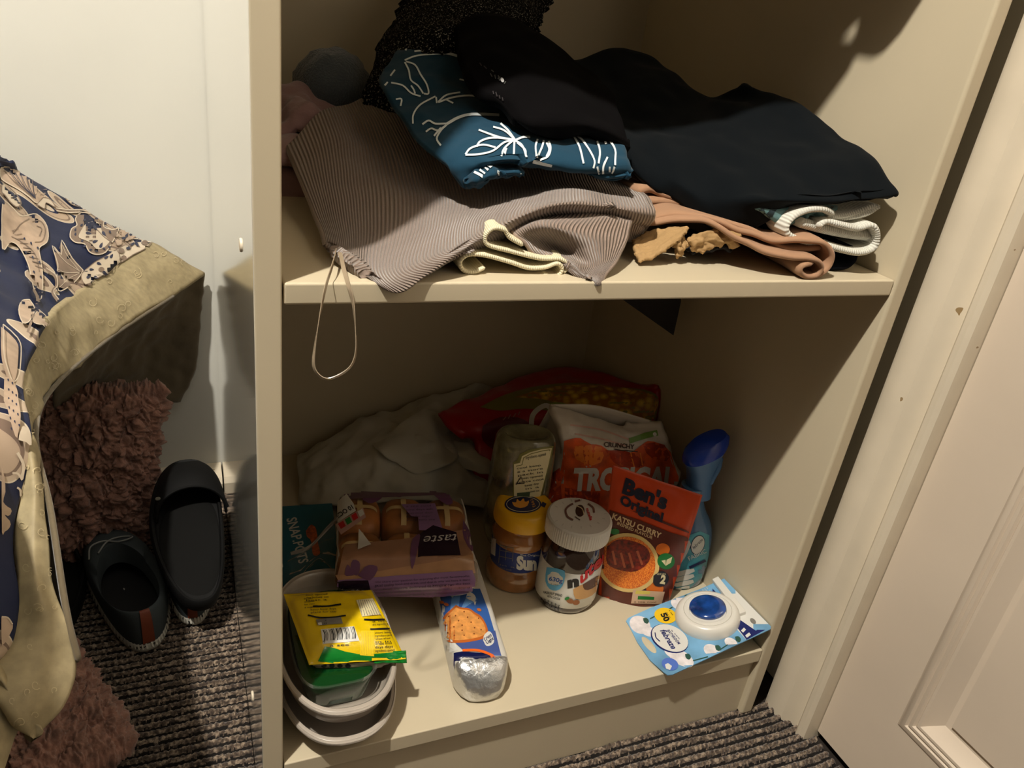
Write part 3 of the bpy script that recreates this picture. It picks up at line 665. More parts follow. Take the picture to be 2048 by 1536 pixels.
for w_, l in ((3.2, [[(255, 225), (330, 195), (430, 182), (560, 178), (660, 205)], [(265, 235), (330, 260), (370, 330), (415, 400), (430, 468), (395, 470)], [(255, 240), (285, 300), (300, 370), (350, 410), (390, 470)],
        [(385, 98), (470, 98), (560, 118), (650, 165)], [(480, 145), (560, 165), (650, 195)], [(278, 100), (262, 155)], [(355, 100), (390, 68)], [(325, 160), (395, 152)], [(150, 340), (185, 295)], [(155, 390), (240, 410), (300, 465), (370, 490)], [(190, 510), (230, 510), (225, 560)], [(110, 410), (130, 385)],
        [(300, 410), (320, 440), (330, 470)], [(315, 690), (320, 620), (370, 550), (480, 490)], [(490, 540), (485, 495)], [(500, 530), (560, 480), (660, 460)], [(560, 515), (610, 540)], [(655, 365), (710, 378)]]),
    (3.6, [[(500, 535), (600, 500), (720, 485), (830, 498)], [(520, 850), (490, 800), (520, 740), (560, 700)], [(385, 695), (430, 668), (480, 690), (560, 690)], [(410, 750), (450, 725), (500, 740), (560, 700)], [(470, 780), (520, 720)]]),
    (5.6, [[(560, 695), (640, 650), (720, 625), (820, 622), (945, 628)]]),
    (3.8, [[(955, 690), (1010, 740), (1060, 812)], [(900, 715), (980, 740), (1050, 800)], [(795, 738), (880, 770), (960, 795), (1050, 808)], [(1050, 808), (900, 795), (810, 820), (780, 860)], [(700, 915), (740, 870), (830, 845), (920, 865)], [(700, 918), (800, 915), (900, 890), (980, 830), (1050, 812)],
        [(960, 930), (985, 870), (1045, 815)], [(1050, 915), (1055, 815)], [(1060, 815), (1110, 850), (1145, 935)], [(1062, 812), (1120, 790), (1170, 790)], [(1075, 830), (1130, 880), (1140, 930)], [(1000, 870), (985, 905)],
        [(1225, 805), (1210, 860), (1215, 930)], [(1270, 815), (1255, 870), (1220, 940)], [(1305, 820), (1320, 870), (1300, 930), (1240, 955)], [(1290, 830), (1310, 880), (1290, 930)], [(1190, 960), (1260, 975), (1330, 990)],
        [(1480, 765), (1530, 860), (1560, 980)], [(1470, 765), (1540, 800), (1600, 880), (1640, 960), (1630, 1010)], [(1620, 735), (1660, 820), (1680, 900), (1670, 980)], [(1690, 720), (1740, 800), (1790, 880), (1790, 990)], [(1695, 760), (1725, 840)], [(1660, 1000), (1680, 1060)], [(1735, 935), (1705, 1000), (1705, 1060)], [(1750, 1000), (1750, 1060)], [(1785, 1000), (1765, 1060)]]),
    (4.5, [[(765, 1045), (820, 1075)], [(800, 1030), (845, 1055)], [(835, 1000), (870, 1030)], [(865, 990), (890, 1010)], [(945, 1035), (930, 1055)], [(1095, 1050), (1110, 1070)]])):
    pt.line([Z(q) for q in l], w_, m_white, smooth=4)
pt.done()
thing('leaf_print_garment', 'teal garment with white line drawn leaves on top of the taupe sweater', 'clothing', [a, b, c])
# black garment on top
a = patch('garment_body', [
    [(914, 55, .33), (955, 34, .33), (1035, 36, .33), (1105, 80, .32), (1190, 150, .30)],
    [(925, 110, .25), (975, 95, .24), (1045, 90, .24), (1130, 125, .24), (1220, 185, .23)],
    [(955, 165, .19), (1005, 160, .18), (1070, 155, .175), (1150, 175, .18), (1238, 220, .18)],
    [(1005, 210, .155), (1040, 205, .14), (1095, 200, .14), (1165, 215, .14), (1248, 248, .15)],
    [(1030, 240, .135), (1060, 245, .12), (1110, 242, .115), (1175, 245, .118), (1256, 275, .13)],
    [(1050, 258, .135), (1075, 268, .122), (1125, 274, .12), (1185, 262, .12), (1262, 296, .128)]], m_black, n=60, m=60, th=.014, wr=[(.005, 26, 26, 26, 4)])
pt = Print(a, 'white_lettering', cell=8, base=.0012); g = M('lettering_white', (190, 190, 190), .7)
lg = M('lettering_grey', (60, 60, 58), .8)
pt.oval(1005, 162, 3.2, 5.2, g, rot=-.4, n=10); pt.line([[(983, 142), (988, 146)], [(981, 149), (985, 156)], [(990, 152), (992, 160)], [(997, 153), (1000, 164)], [(1009, 170), (1012, 165)], [(1001, 156), (996, 160)]], 2, lg, smooth=0)
pt.line([[(987, 184), (989, 190)], [(993, 186), (996, 194)], [(1000, 192), (1002, 198)], [(1006, 196), (1008, 202)], [(960, 128), (964, 134)], [(968, 134), (974, 140)]], 2, M('lettering_dim', (40, 34, 36), .8), smooth=0); pt.done()
solo(a, 'black_garment', 'black garment with faint small white lettering lying on the teal leaf garment', 'clothing')
# unseen coat on the rail, outline cut to throw shade into the upper compartment
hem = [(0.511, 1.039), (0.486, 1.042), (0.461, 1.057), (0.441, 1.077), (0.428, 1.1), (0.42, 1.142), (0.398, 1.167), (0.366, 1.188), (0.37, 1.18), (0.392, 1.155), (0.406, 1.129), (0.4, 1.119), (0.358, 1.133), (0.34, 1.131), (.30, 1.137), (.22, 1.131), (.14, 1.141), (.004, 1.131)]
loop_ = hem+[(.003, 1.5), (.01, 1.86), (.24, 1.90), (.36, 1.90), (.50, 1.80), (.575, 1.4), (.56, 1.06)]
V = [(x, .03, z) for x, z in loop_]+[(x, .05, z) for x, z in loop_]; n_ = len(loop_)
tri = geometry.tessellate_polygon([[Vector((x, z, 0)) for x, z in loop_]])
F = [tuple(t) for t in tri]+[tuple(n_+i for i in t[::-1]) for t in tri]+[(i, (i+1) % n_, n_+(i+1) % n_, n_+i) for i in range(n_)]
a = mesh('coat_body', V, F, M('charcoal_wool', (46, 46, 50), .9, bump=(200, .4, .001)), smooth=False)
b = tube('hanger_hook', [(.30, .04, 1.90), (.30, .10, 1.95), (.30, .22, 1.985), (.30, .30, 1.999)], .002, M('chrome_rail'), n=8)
thing('shade_coat', 'unseen charcoal coat high in the wardrobe, shaped to shade the folded clothes', 'coat', [a, b])
# thin dark grey triangle under the upper shelf
a = mesh('dark_flap', *(lambda p: ([p[0], p[1], p[2], p[3], p[0]+(0, .003, 0), p[1]+(0, .003, 0), p[2]+(0, .003, 0), p[3]+(0, .003, 0)], [(0, 1, 2, 3), (7, 6, 5, 4), (0, 4, 5, 1), (1, 5, 6, 2), (2, 6, 7, 3), (3, 7, 4, 0)]))([P(1238, 594, y=.32), P(1362, 594, y=.29), P(1362, 604, y=.29), P(1347, 671, y=.31)]), M('dark_grey_matte', (44, 40, 38), .9, bump=(90, .4, .003)), smooth=False)
tag(rebase(a), 'dark grey triangular flap hanging beneath the upper shelf near the right panel', 'flap')
# ------------------------------------------------------------------ food and bottles on the bottom shelf
k_white = flat('white', (214, 212, 205)); k_black = flat('black', (16, 16, 18)); k_navy = flat('navy', (18, 24, 70)); k_red = flat('red', (190, 22, 26)); k_green = flat('green', (30, 120, 50)); k_yel = flat('yellow', (232, 190, 30)); k_org = flat('orange', (226, 100, 24))
k_cream = flat('cream', (226, 214, 170)); k_brown = flat('brown', (92, 50, 26)); k_lblue = flat('light_blue', (90, 170, 214)); k_grey = flat('grey', (120, 116, 108))
# crumpled white cloth
m_cloth = M('grey_white_cotton', (186, 182, 168), .85, bump=(500, .15, .0005), sheen=.2)
a = patch('cloth_heap', [
    [(600, 905, .56), (700, 850, .57), (800, 815, .575), (880, 790, .58), (960, 764, .58), (1010, 790, .58)],
    [(596, 930, .52), (690, 868, .53), (790, 840, .52), (850, 800, .54), (920, 820, .52), (1000, 880, .50)],
    [(598, 960, .49), (680, 920, .46), (760, 890, .45), (850, 870, .45), (930, 900, .43), (1000, 930, .43)],
    [(600, 990, .465), (690, 975, .42), (780, 945, .40), (870, 930, .40), (940, 960, .385), (990, 985, .385)],
    [(602, 1008, .455), (690, 1010, .40), (790, 1000, .375), (880, 1000, .365), (950, 1010, .355), (985, 1020, .355)]],
    m_cloth, n=110, m=90, th=.004, wr=[(.017, 13, 13, 13, 21), (.008, 34, 34, 34, 4), (.002, 90, 90, 90, 4)])
b = patch('cloth_fold', [[(745, 880, .47), (800, 850, .48), (850, 815, .50), (885, 830, .49)], [(760, 905, .42), (810, 900, .415), (870, 890, .42), (905, 880, .45)], [(800, 930, .40), (840, 945, .385), (900, 925, .385), (925, 900, .43)]], m_cloth, n=60, m=40, th=.004, wr=[(.007, 34, 34, 34, 14)])
c = patch('cloth_fold', [[(900, 880, .45), (940, 885, .44), (985, 900, .44)], [(905, 905, .42), (945, 915, .39), (1000, 925, .40)], [(925, 935, .40), (960, 945, .375), (1010, 945, .385)]], m_cloth, n=40, m=40, th=.004, wr=[(.005, 44, 44, 44, 18)])
thing('cotton_cloth', 'crumpled off-white cotton cloth heaped at the back left of the bottom shelf', 'cloth', [a, b, c])
# red sweetcorn bag
a = pillow('sweetcorn_bag', [P(884, 824, y=.47), P(1130, 733, y=.52), P(1140, 1000, y=.30), P(1000, 960, y=.36)], .03, M('red_film', (150, 14, 18), .28, bump=(50, .3, .003)), n=40, m=40, wr=(.004, 30), seed=3, ex=(.5, .5)) if False else \
    patch('sweetcorn_bag', [
    [(885, 822, .46), (960, 790, .50), (1040, 755, .53), (1120, 733, .54), (1190, 742, .49), (1260, 765, .42), (1308, 778, .352)],
    [(900, 845, .43), (970, 815, .45), (1050, 790, .46), (1130, 775, .45), (1200, 780, .41), (1265, 795, .375), (1316, 792, .345)],
    [(930, 870, .41), (990, 850, .42), (1060, 830, .42), (1140, 815, .40), (1210, 820, .37), (1270, 825, .35), (1310, 830, .335)],
    [(960, 890, .41), (1010, 885, .41), (1080, 870, .40), (1150, 860, .38), (1220, 865, .345), (1270, 860, .335), (1300, 860, .325)],
    [('w', .34, .39, ZB+.06), ('w', .40, .38, ZB+.05), ('w', .45, .37, ZB+.05), ('w', .50, .36, ZB+.04), ('w', .55, .34, ZB+.04), ('w', .58, .33, ZB+.04), ('w', .60, .325, ZB+.04)],
    [('w', .34, .41, ZB+.003), ('w', .40, .40, ZB+.003), ('w', .45, .39, ZB+.003), ('w', .50, .38, ZB+.003), ('w', .55, .36, ZB+.003), ('w', .58, .35, ZB+.003), ('w', .60, .345, ZB+.003)]],
    M('red_film', (160, 14, 20), .28, bump=(50, .3, .003)), n=90, m=60, th=.014, wr=[(.006, 26, 26, 26, 4)])
pt = Print(a, 'corn_print', cell=9, base=.0008)
m_corn = M('print_corn', (214, 168, 34), .35); 
nt = m_corn.node_tree; N_ = nt.nodes; vo = N_.new('ShaderNodeTexVoronoi'); vo.inputs['Scale'].default_value = 70; tc = N_.new('ShaderNodeTexCoord'); nt.links.new(tc.outputs['Object'], vo.inputs['Vector'])
rp = N_.new('ShaderNodeValToRGB'); rp.color_ramp.elements[0].position = .1; rp.color_ramp.elements[0].color = rgb((236, 196, 60)); rp.color_ramp.elements[1].position = .62; rp.color_ramp.elements[1].color = rgb((150, 92, 10)); nt.links.new(vo.outputs['Distance'], rp.inputs[0]); nt.links.new(rp.outputs[0], N_['Principled BSDF'].inputs['Base Color'])
bp = N_.new('ShaderNodeBump'); bp.inputs['Distance'].default_value = .002; bp.inputs['Strength'].default_value = .5; bp.invert = True; nt.links.new(vo.outputs['Distance'], bp.inputs['Height']); nt.links.new(bp.outputs[0], N_['Principled BSDF'].inputs['Normal'])
pt.poly([(960, 815), (1010, 790), (1080, 772), (1160, 766), (1240, 775), (1300, 782), (1317, 800), (1310, 835), (1298, 862), (1250, 872), (1200, 866), (1150, 850), (1110, 825), (1050, 818), (1000, 822)], flat('husk', (120, 110, 40)), smooth=3)
pt.poly([(1030, 795), (1100, 775), (1180, 770), (1260, 778), (1314, 795), (1308, 830), (1298, 860), (1250, 870), (1200, 862), (1160, 840), (1130, 815), (1090, 800)], m_corn, smooth=3)
pt.poly([(1085, 812), (1120, 805), (1160, 822), (1200, 860), (1175, 862), (1140, 835)], flat('husk_green', (130, 150, 50)), smooth=3)
pt.poly([(965, 852), (1000, 835), (1045, 838), (1075, 865), (1060, 900), (1000, 905), (965, 880)], flat('maroon', (96, 8, 20)), smooth=3)
pt.line([[(1062, 862), (1066, 830), (1090, 812), (1104, 822), (1112, 850), (1118, 870)]], 10, k_white, smooth=5)
pt.line([[(1006, 841), (1012, 834)], [(1016, 838), (1021, 830)], [(1026, 835), (1032, 827)], [(1036, 831), (1040, 824)]], 2, flat('faded_letter', (150, 110, 100)), smooth=0)
pt.done()
solo(a, 'sweetcorn_bag', 'red packet printed with a golden corn cob at the back of the bottom shelf', 'food bag')
# orange tropical cereal bag
m_bag = M('granola_film', (206, 196, 182), .35, bump=(40, .35, .003))
G_ = [[(1108, 812, .285), (1150, 822, .28), (1200, 838, .275), (1240, 852, .27), (1262, 848, .262), (1320, 850, .25)],
    [(1120, 850, .262), (1160, 855, .255), (1210, 865, .25), (1250, 870, .248), (1290, 875, .24), (1330, 880, .235)],
    [(1128, 900, .25), (1170, 900, .235), (1215, 905, .232), (1260, 915, .23), (1300, 925, .228), (1345, 925, .228)],
    [(1125, 960, .248), (1165, 955, .23), (1215, 965, .225), (1265, 975, .222), (1310, 975, .222), (1358, 965, .224)],
    [('w', .385, .245, .20), ('w', .42, .226, .20), ('w', .46, .222, .20), ('w', .50, .22, .20), ('w', .54, .22, .20), ('w', .575, .222, .20)],
    [('w', .385, .26, .124), ('w', .42, .225, .124), ('w', .46, .218, .124), ('w', .50, .217, .124), ('w', .54, .217, .124), ('w', .57, .24, .124)]]
a = patch('bag_front', G_, m_bag, n=70, m=70, th=.012, wr=[(.005, 30, 30, 30, 7), (.0015, 90, 90, 90, 7)])
b = patch('bag_back', [[('w', .40, .290, .355), ('w', .47, .285, .35), ('w', .545, .258, .335)], [('w', .385, .315, .25), ('w', .47, .312, .25), ('w', .575, .285, .24)], [('w', .385, .31, .124), ('w', .47, .312, .124), ('w', .575, .28, .124)]], m_bag, n=24, m=24, th=.004)
c = patch('bag_side', [[(1110, 815, .288), (1100, 835, .298), (1085, 850, .31)], [(1126, 900, .252), (1105, 905, .275), (1090, 915, .30)], [(1125, 965, .25), (1105, 968, .255), (1086, 970, .285)], [('w', .39, .247, .20), ('w', .378, .265, .20), ('w', .374, .30, .20)], [('w', .39, .25, .124), ('w', .38, .265, .124), ('w', .376, .30, .124)]], m_bag, n=24, m=24, th=.004)
pt = Print([a, c], 'cereal_print', cell=9, base=.0008, parent=a); co = flat('deep_orange', (214, 84, 22), var=(40, .2)); cr = flat('burnt_orange', (168, 52, 16), var=(60, .2)); lt = flat('pale_orange', (236, 128, 40))
pt.poly([(1128, 882), (1140, 878), (1160, 876), (1180, 888), (1200, 890), (1225, 905), (1260, 906), (1285, 888), (1300, 882), (1335, 895), (1350, 940), (1375, 1010), (1330, 1100), (1100, 1100), (1085, 1010), (1090, 960), (1122, 940)], co, smooth=2)
pt.poly([(1088, 960), (1120, 935), (1125, 1020), (1086, 1020)], cr); pt.poly([(1150, 892), (1200, 892), (1205, 920), (1180, 930), (1150, 915)], lt, smooth=2); pt.poly([(1285, 888), (1325, 886), (1340, 920), (1300, 915)], cr, smooth=2); pt.poly([(1130, 975), (1200, 985), (1195, 1040), (1130, 1040)], cr)
pt.poly([(1210, 900), (1262, 904), (1290, 930), (1240, 935)], cr, smooth=2); 
pt.line([[(1165, 905), (1170, 930)], [(1178, 902), (1182, 932)], [(1260, 905), (1268, 935)], [(1280, 905), (1284, 930)]], 2.5, lt, smooth=0)
pt.line([[(1140, 850), (1200, 860), (1260, 880)], [(1150, 868), (1210, 880), (1250, 892)]], 3, flat('blush', (214, 170, 156)))
pt.text('CRUNCHY', (1207, 893), (1268, 898), flat('ink_brown', (70, 40, 30)), h=9, bold=.02); pt.line([[(1228, 898), (1240, 901), (1260, 902), (1275, 903)]], 2, MATS['print_ink_brown'])
pt.line([[(1258, 882), (1290, 872), (1315, 866)]], 11, flat('leaf_green', (110, 150, 60)), smooth=3); pt.oval(1309, 869, 4, 4, k_white, n=12)
pt.text('TROPICAL', (1144, 979), (1347, 976), k_white, h=42, bold=.05, up=(.12, -1))
pt.done()
thing('cereal_bag', 'white and orange cereal bag lettered TROPICAL standing behind the curry pouch', 'food bag', [a, b, c])
# upside-down sauce bottle
m_bot = M('cloudy_squeeze_plastic', (112, 106, 78), .16, spec=.6, coat=.5, trans=.25, bump=(38, .5, .003), var=(28, .35))
bx, by = .353, .262
a = loft('bottle_body', [(bx, by, ZB+.022, .024, .02, 2.2), (bx, by, ZB+.035, .036, .026, 2.4), (bx, by, ZB+.06, .044, .031, 2.6), (bx, by, ZB+.10, .0445, .031, 2.6), (bx, by, ZB+.15, .0435, .030, 2.6), (bx, by, ZB+.19, .0425, .030, 2.5), (bx, by, ZB+.204, .0405, .028, 2.4), (bx, by, ZB+.211, .034, .023, 2.2), (bx, by, ZB+.207, .025, .016, 2), (bx, by, ZB+.203, .012, .008, 2)], m_bot, rot=-.25, n=72)
b = lathe('bottle_cap', bx, by, ZB, [(.0001, 0), (.026, 0), (.027, .002), (.026, .02), (.022, .024), (.0001, .0245)], M('cap_white', (200, 198, 190), .4), sy=.85, n=40)
pt = Print(a, 'back_label', cell=8, base=.0006)
pt.poly([(1026, 925), (1034, 920), (1040, 908), (1056, 900), (1082, 895), (1106, 892), (1104, 906), (1090, 960), (1080, 1000), (1026, 1000)], flat('olive_gold', (120, 116, 50)))
pt.poly([(1028, 928), (1040, 925), (1044, 912), (1060, 904), (1084, 898), (1103, 896), (1096, 930), (1078, 1000), (1028, 1000)], k_cream)
pt.line([[(1032, 932), (1044, 929), (1047, 915), (1062, 907), (1086, 901), (1100, 899)]], 1.6, MATS['print_olive_gold'], smooth=0)
pt.small((1052, 918), (1096, 909), 1, 6, 7, k_black, seed=12); pt.small((1034, 938), (1090, 930), 5, 4, 7, k_black, seed=4); pt.line([[(1032, 968), (1042, 952), (1048, 966), (1034, 966)]], 2, k_black, smooth=0)
pt.small((1050, 972), (1082, 967), 3, 4, 7, k_black, seed=8); pt.poly([(1034, 985), (1060, 983), (1058, 998), (1034, 998)], flat('dull_green', (70, 86, 60))); pt.done()
thing('sauce_bottle', 'nearly empty clear squeeze bottle standing upside down behind the peanut butter', 'bottle', [a, b])
# peanut butter jar
jx, jy, jr = .345, .220, .0405
m_glass = M('jar_glass_peanut', (150, 98, 48), .08, spec=.6, coat=1, var=(34, .14))
a = lathe('jar_body', jx, jy, ZB, [(.0001, .001), (.036, .0), (.0405, .003), (.0425, .012), (.0415, .024), (.0385, .030), (.0375, .034), (.0375, .068), (.0385, .072), (.040, .078), (.039, .084), (.036, .089), (.034, .095), (.034, .103)], m_glass, n=64)
b = lathe('jar_lid', jx, jy, ZB+.1000, [(.0365, 0), (.0405, .001), (.041, .004), (.0405, .015), (.039, .022), (.036, .0255), (.031, .0265), (.0001, .0265)], M('yellow_lid', (224, 170, 20), .35, spec=.5), n=64)
lb = lathe('jar_label', jx, jy, ZB+.0345, [(.0376, 0), (.0379, .0005), (.0379, .033), (.0376, .0335)], flat('label_blue', (30, 52, 124), .35), n=64)
pt = Print([b], 'lid_print', cell=7, parent=b); pt.oval(1046, 1009, 37, 18, k_navy); 
pt.line([[(1083, 1008), (1091, 1012)]], 9, k_navy, smooth=0); pt.line([[(1046+33*cos(t), 1009+15*sin(t)) for t in np.linspace(0, 6.28, 30)]], 1, k_cream, smooth=0)
pt.poly([(1028, 1013), (1024, 1005), (1032, 1006), (1034, 998), (1040, 1004), (1047, 997), (1050, 1005), (1058, 1002), (1054, 1013), (1040, 1017)], flat('gold', (220, 150, 50)), smooth=2); pt.text('1992', (1060, 1001), (1066, 1016), flat('gold', (220, 150, 50)), h=6); pt.done()
pt = Print([lb, a], 'label_print', cell=6, base=.0006, parent=lb, maxe=.02)
pt.poly([(984, 1075), (993, 1078), (991, 1112), (982, 1106)], k_white); pt.text('Sun', (1033, 1137), (1074, 1139), k_white, h=25, bold=.06, shear=.2, up=(-.12, -1)); pt.text('The Original', (1040, 1112), (1080, 1112), k_white, h=4)
pt.line([[(1000, 1090), (1026, 1096)], [(1000, 1100), (1026, 1105)], [(999, 1112), (1024, 1117)], [(1001, 1088), (998, 1125)], [(1027, 1095), (1025, 1122)], [(1013, 1093), (1011, 1120)]], 1.2, k_grey, smooth=0)
pt.small((1000, 1130), (1030, 1136), 2, 3, 6, k_grey, seed=2); pt.poly([(1025, 1058), (1046, 1060), (1046, 1068), (1030, 1067)], flat('jar_dark_patch', (66, 44, 26)), smooth=2)  # small print and a flat dark brown patch on the jar
pt.done()
thing('peanut_butter_jar', 'glass peanut butter jar with yellow lid and blue label', 'jar', [a, b, lb])
# hazelnut spread jar
nx_, ny_ = .400, .165
m_choc = M('jar_glass_chocolate', (44, 24, 16), .06, spec=.6, coat=1)
a = lathe('jar_body', nx_, ny_, ZB, [(.0001, .001), (.037, 0), (.041, .003), (.0425, .009), (.0425, .040), (.0420, .078), (.0405, .092), (.038, .104), (.036, .110), (.036, .114)], m_choc, n=72, sx=1.0, sy=.98)
ridg = lambda S, th: np.concatenate([np.where((np.arange(S.shape[0]) < 4)[:, None, None], S[..., :2]*(1+.007*np.sign(np.sin(80*th)))[None, :, None], S[..., :2]), S[..., 2:]], -1)
b = lathe('jar_lid', nx_, ny_, ZB+.109, [(.0432, 0), (.0437, .001), (.0437, .021), (.0437, .0222), (.043, .0245), (.0405, .0262), (.038, .0258), (.0001, .0258)], M('white_lid', (216, 212, 204), .42), n=240, wob=ridg)
lb = lathe('jar_label', nx_, ny_, ZB+.012, [(.0427, 0), (.0431, .0005), (.0431, .030), (.0427, .058), (.0424, .0585)], flat('label_white', (212, 210, 202), .35), n=72, sy=.98)
pt = Print([b], 'lid_print', cell=8, parent=b); ib = flat('choc_ink', (60, 36, 28)); emb = flat('embossed', (196, 192, 184))
pt.oval(1160, 1022, 9, 12, ib); pt.line([[(1152+0, 1012), (1164, 1018), (1168, 1030)]], 1.5, k_cream)
pt.line([[(1146, 1008), (1136, 1014), (1131, 1022), (1135, 1034), (1146, 1041)], [(1150, 1004), (1160, 1001)]], 4, flat('ring_brown', (120, 84, 74)), smooth=5); pt.line([[(1176, 1008), (1186, 1016), (1188, 1026)]], 4, flat('ring_brown', (120, 84, 74)))
pt.text('nutella', (1172, 1018), (1180, 1042), k_red, h=6, bold=.03); pt.line([[(1150, 1034), (1160, 1041)]], 1.5, ib, smooth=0)
for t in np.linspace(-2.6, 2.6, 15): pt.line([[(1158+50*cos(t), 1028+25*sin(t)), (1158+56*cos(t), 1028+30*sin(t))]], 1.6, emb, smooth=0)
pt.done()
pt = Print([lb, a], 'label_print', cell=6, base=.0006, parent=lb, maxe=.02)
pt.poly([(1094, 1134), (1128, 1140), (1129, 1160), (1122, 1176), (1110, 1181), (1098, 1176), (1091, 1160)], k_lblue, smooth=2)
pt.poly([(1096, 1150), (1101, 1147), (1104, 1143), (1116, 1145), (1121, 1151), (1126, 1155), (1124, 1166), (1110, 1170), (1097, 1165)], k_white, smooth=2); pt.text('630g', (1098, 1160), (1125, 1165), flat('mid_blue', (40, 90, 170)), h=8, bold=.03); pt.small((1102, 1168), (1120, 1171), 1, 3, 5, k_grey)
pt.text('n', (1135, 1175), (1158, 1170), k_black, h=20, bold=.07, up=(-.03, -1)); pt.text('utel', (1160, 1168), (1209, 1122), k_red, h=23, bold=.04, up=(.02, -1))
pt.text('HAZELNUT SPREAD', (1087, 1186), (1124, 1193), k_black, h=4.6, bold=.02); pt.text('WITH COCOA', (1094, 1194), (1120, 1200), k_black, h=4.6, bold=.02)
for i in range(16): pt.line([[(1083+i*2.4, 1192+i*.9+2), (1081+i*2.4, 1210+i*.7)]], 1+.7*((i*7) % 3 == 0), k_black, smooth=0)
pt.poly([(1146, 1178), (1160, 1170), (1180, 1163), (1196, 1150), (1204, 1160), (1190, 1185), (1168, 1197), (1150, 1196)], flat('bread', (196, 150, 96)), smooth=2); pt.poly([(1165, 1168), (1182, 1158), (1198, 1150), (1198, 1165), (1180, 1178), (1168, 1178)], flat('spread', (84, 46, 26)), smooth=2)
pt.oval(1140, 1201, 8, 5, flat('nut', (140, 84, 44)), rot=.4); pt.oval(1152, 1204, 7, 5, flat('nut', (140, 84, 44)), rot=-.2); pt.oval(1134, 1196, 5, 3, k_green, rot=-.4)
pt.done()
thing('hazelnut_spread_jar', 'chocolate hazelnut spread jar with white lid and red and black lettering', 'jar', [a, b, lb])
# curry pouch
TL, TR, BR, BL = P(1225, 930, y=.172), P(1405, 990, y=.120), P(1335, 1214, y=.114), P(1196, 1190, y=.153)
def sagp(u, v): return np.array([0, -.016*sin(pi*u)*max(0, v-.35)/.65, -.004*sin(pi*u)*max(0, v-.8)/.2])
a = pillow('curry_pouch', [TL, TR, BR, BL], .017, M('pouch_orange', (200, 66, 12), .3, bump=(60, .15, .002)), n=44, m=52, ex=(.55, .55), wr=(.0011, 22), seed=5, seam=.035, sag=sagp)
pt = Print(a, 'pouch_print', cell=8, base=.001); pb_ = flat('pouch_brown', (92, 36, 22), .3)
pt.poly([(1190, 1010), (1215, 1018), (1280, 1040), (1340, 1064), (1395, 1080), (1400, 1100), (1345, 1240), (1180, 1240)], pb_, smooth=0)
pt.poly([(1260, 1020), (1300, 1030), (1372, 1060), (1385, 1068), (1372, 1064)], pb_)
inkb = flat('ink_blue_black', (12, 14, 40))
pt.text("Ben's", (1244, 984), (1331, 1018), inkb, h=29, bold=.05, up=(.26, -1)); pt.text('Original', (1239, 1006), (1324, 1044), inkb, h=18, bold=.045, up=(.2, -1))
pt.text('KATSU CURRY', (1224, 1036), (1320, 1076), flat('pale_gold', (224, 196, 150)), h=11, bold=.03, up=(.3, -1)); pt.text('INSPIRED FLAVOUR', (1234, 1048), (1304, 1078), flat('pale_gold', (224, 196, 150)), h=6, bold=.02, up=(.3, -1))
pt.oval(1325, 1098, 14, 12, flat('pumpkin', (222, 112, 24))); pt.oval(1230, 1062, 9, 6, k_green); pt.oval(1208, 1140, 12, 14, flat('rim_cream', (222, 190, 120))) ; pt.oval(1309, 1176, 17, 16, flat('pumpkin', (222, 112, 24)))
pt.oval(1256, 1124, 63, 58, flat('rim_cream', (222, 190, 120)), rot=.5, n=40); pt.oval(1256, 1124, 55, 51, M('print_rice', (206, 92, 20), .5, fleck=(700, .5, (236, 140, 50))), rot=.5, n=40)
pt.poly([(1215, 1092), (1235, 1078), (1262, 1080), (1290, 1092), (1300, 1112), (1290, 1130), (1268, 1142), (1238, 1138), (1215, 1125)], flat('meat', (110, 30, 12), var=(220, .4)), smooth=3)
pt.line([[(1226, 1100), (1232, 1128)], [(1242, 1104), (1250, 1134)], [(1258, 1104), (1266, 1134)], [(1274, 1100), (1284, 1128)]], 4.5, flat('meat_glaze', (190, 96, 60)), smooth=4)
pt.oval(1331, 1121, 17, 16, flat('leaf_badge', (24, 112, 48))); pt.poly([(1330, 1130), (1322, 1120), (1330, 1118)], k_cream); pt.poly([(1330, 1130), (1332, 1118), (1343, 1112), (1340, 1124)], k_cream)
pt.poly([(1306, 1150), (1322, 1140), (1336, 1150), (1332, 1166), (1318, 1172), (1306, 1166)], flat('black_badge', (10, 14, 30)), smooth=3); pt.text('2', (1318, 1164), (1328, 1166), k_cream, h=16, bold=.06); pt.text('SERVES', (1312, 1148), (1330, 1148), k_cream, h=3.5)
pt.poly([(1266, 1178), (1328, 1182), (1322, 1206), (1262, 1205)], flat('traffic_label', (212, 176, 146))); pt.poly([(1272, 1179), (1300, 1181), (1298, 1187), (1270, 1186)], flat('lemon', (220, 200, 90))); pt.poly([(1276, 1190), (1308, 1192), (1307, 1198), (1275, 1197)], k_green); pt.small((1268, 1203), (1320, 1204), 1, 3, 5, k_brown)
pt.done()
solo(a, 'curry_pouch', 'orange and brown curry pouch with a bowl of rice pictured on it', 'pouch')
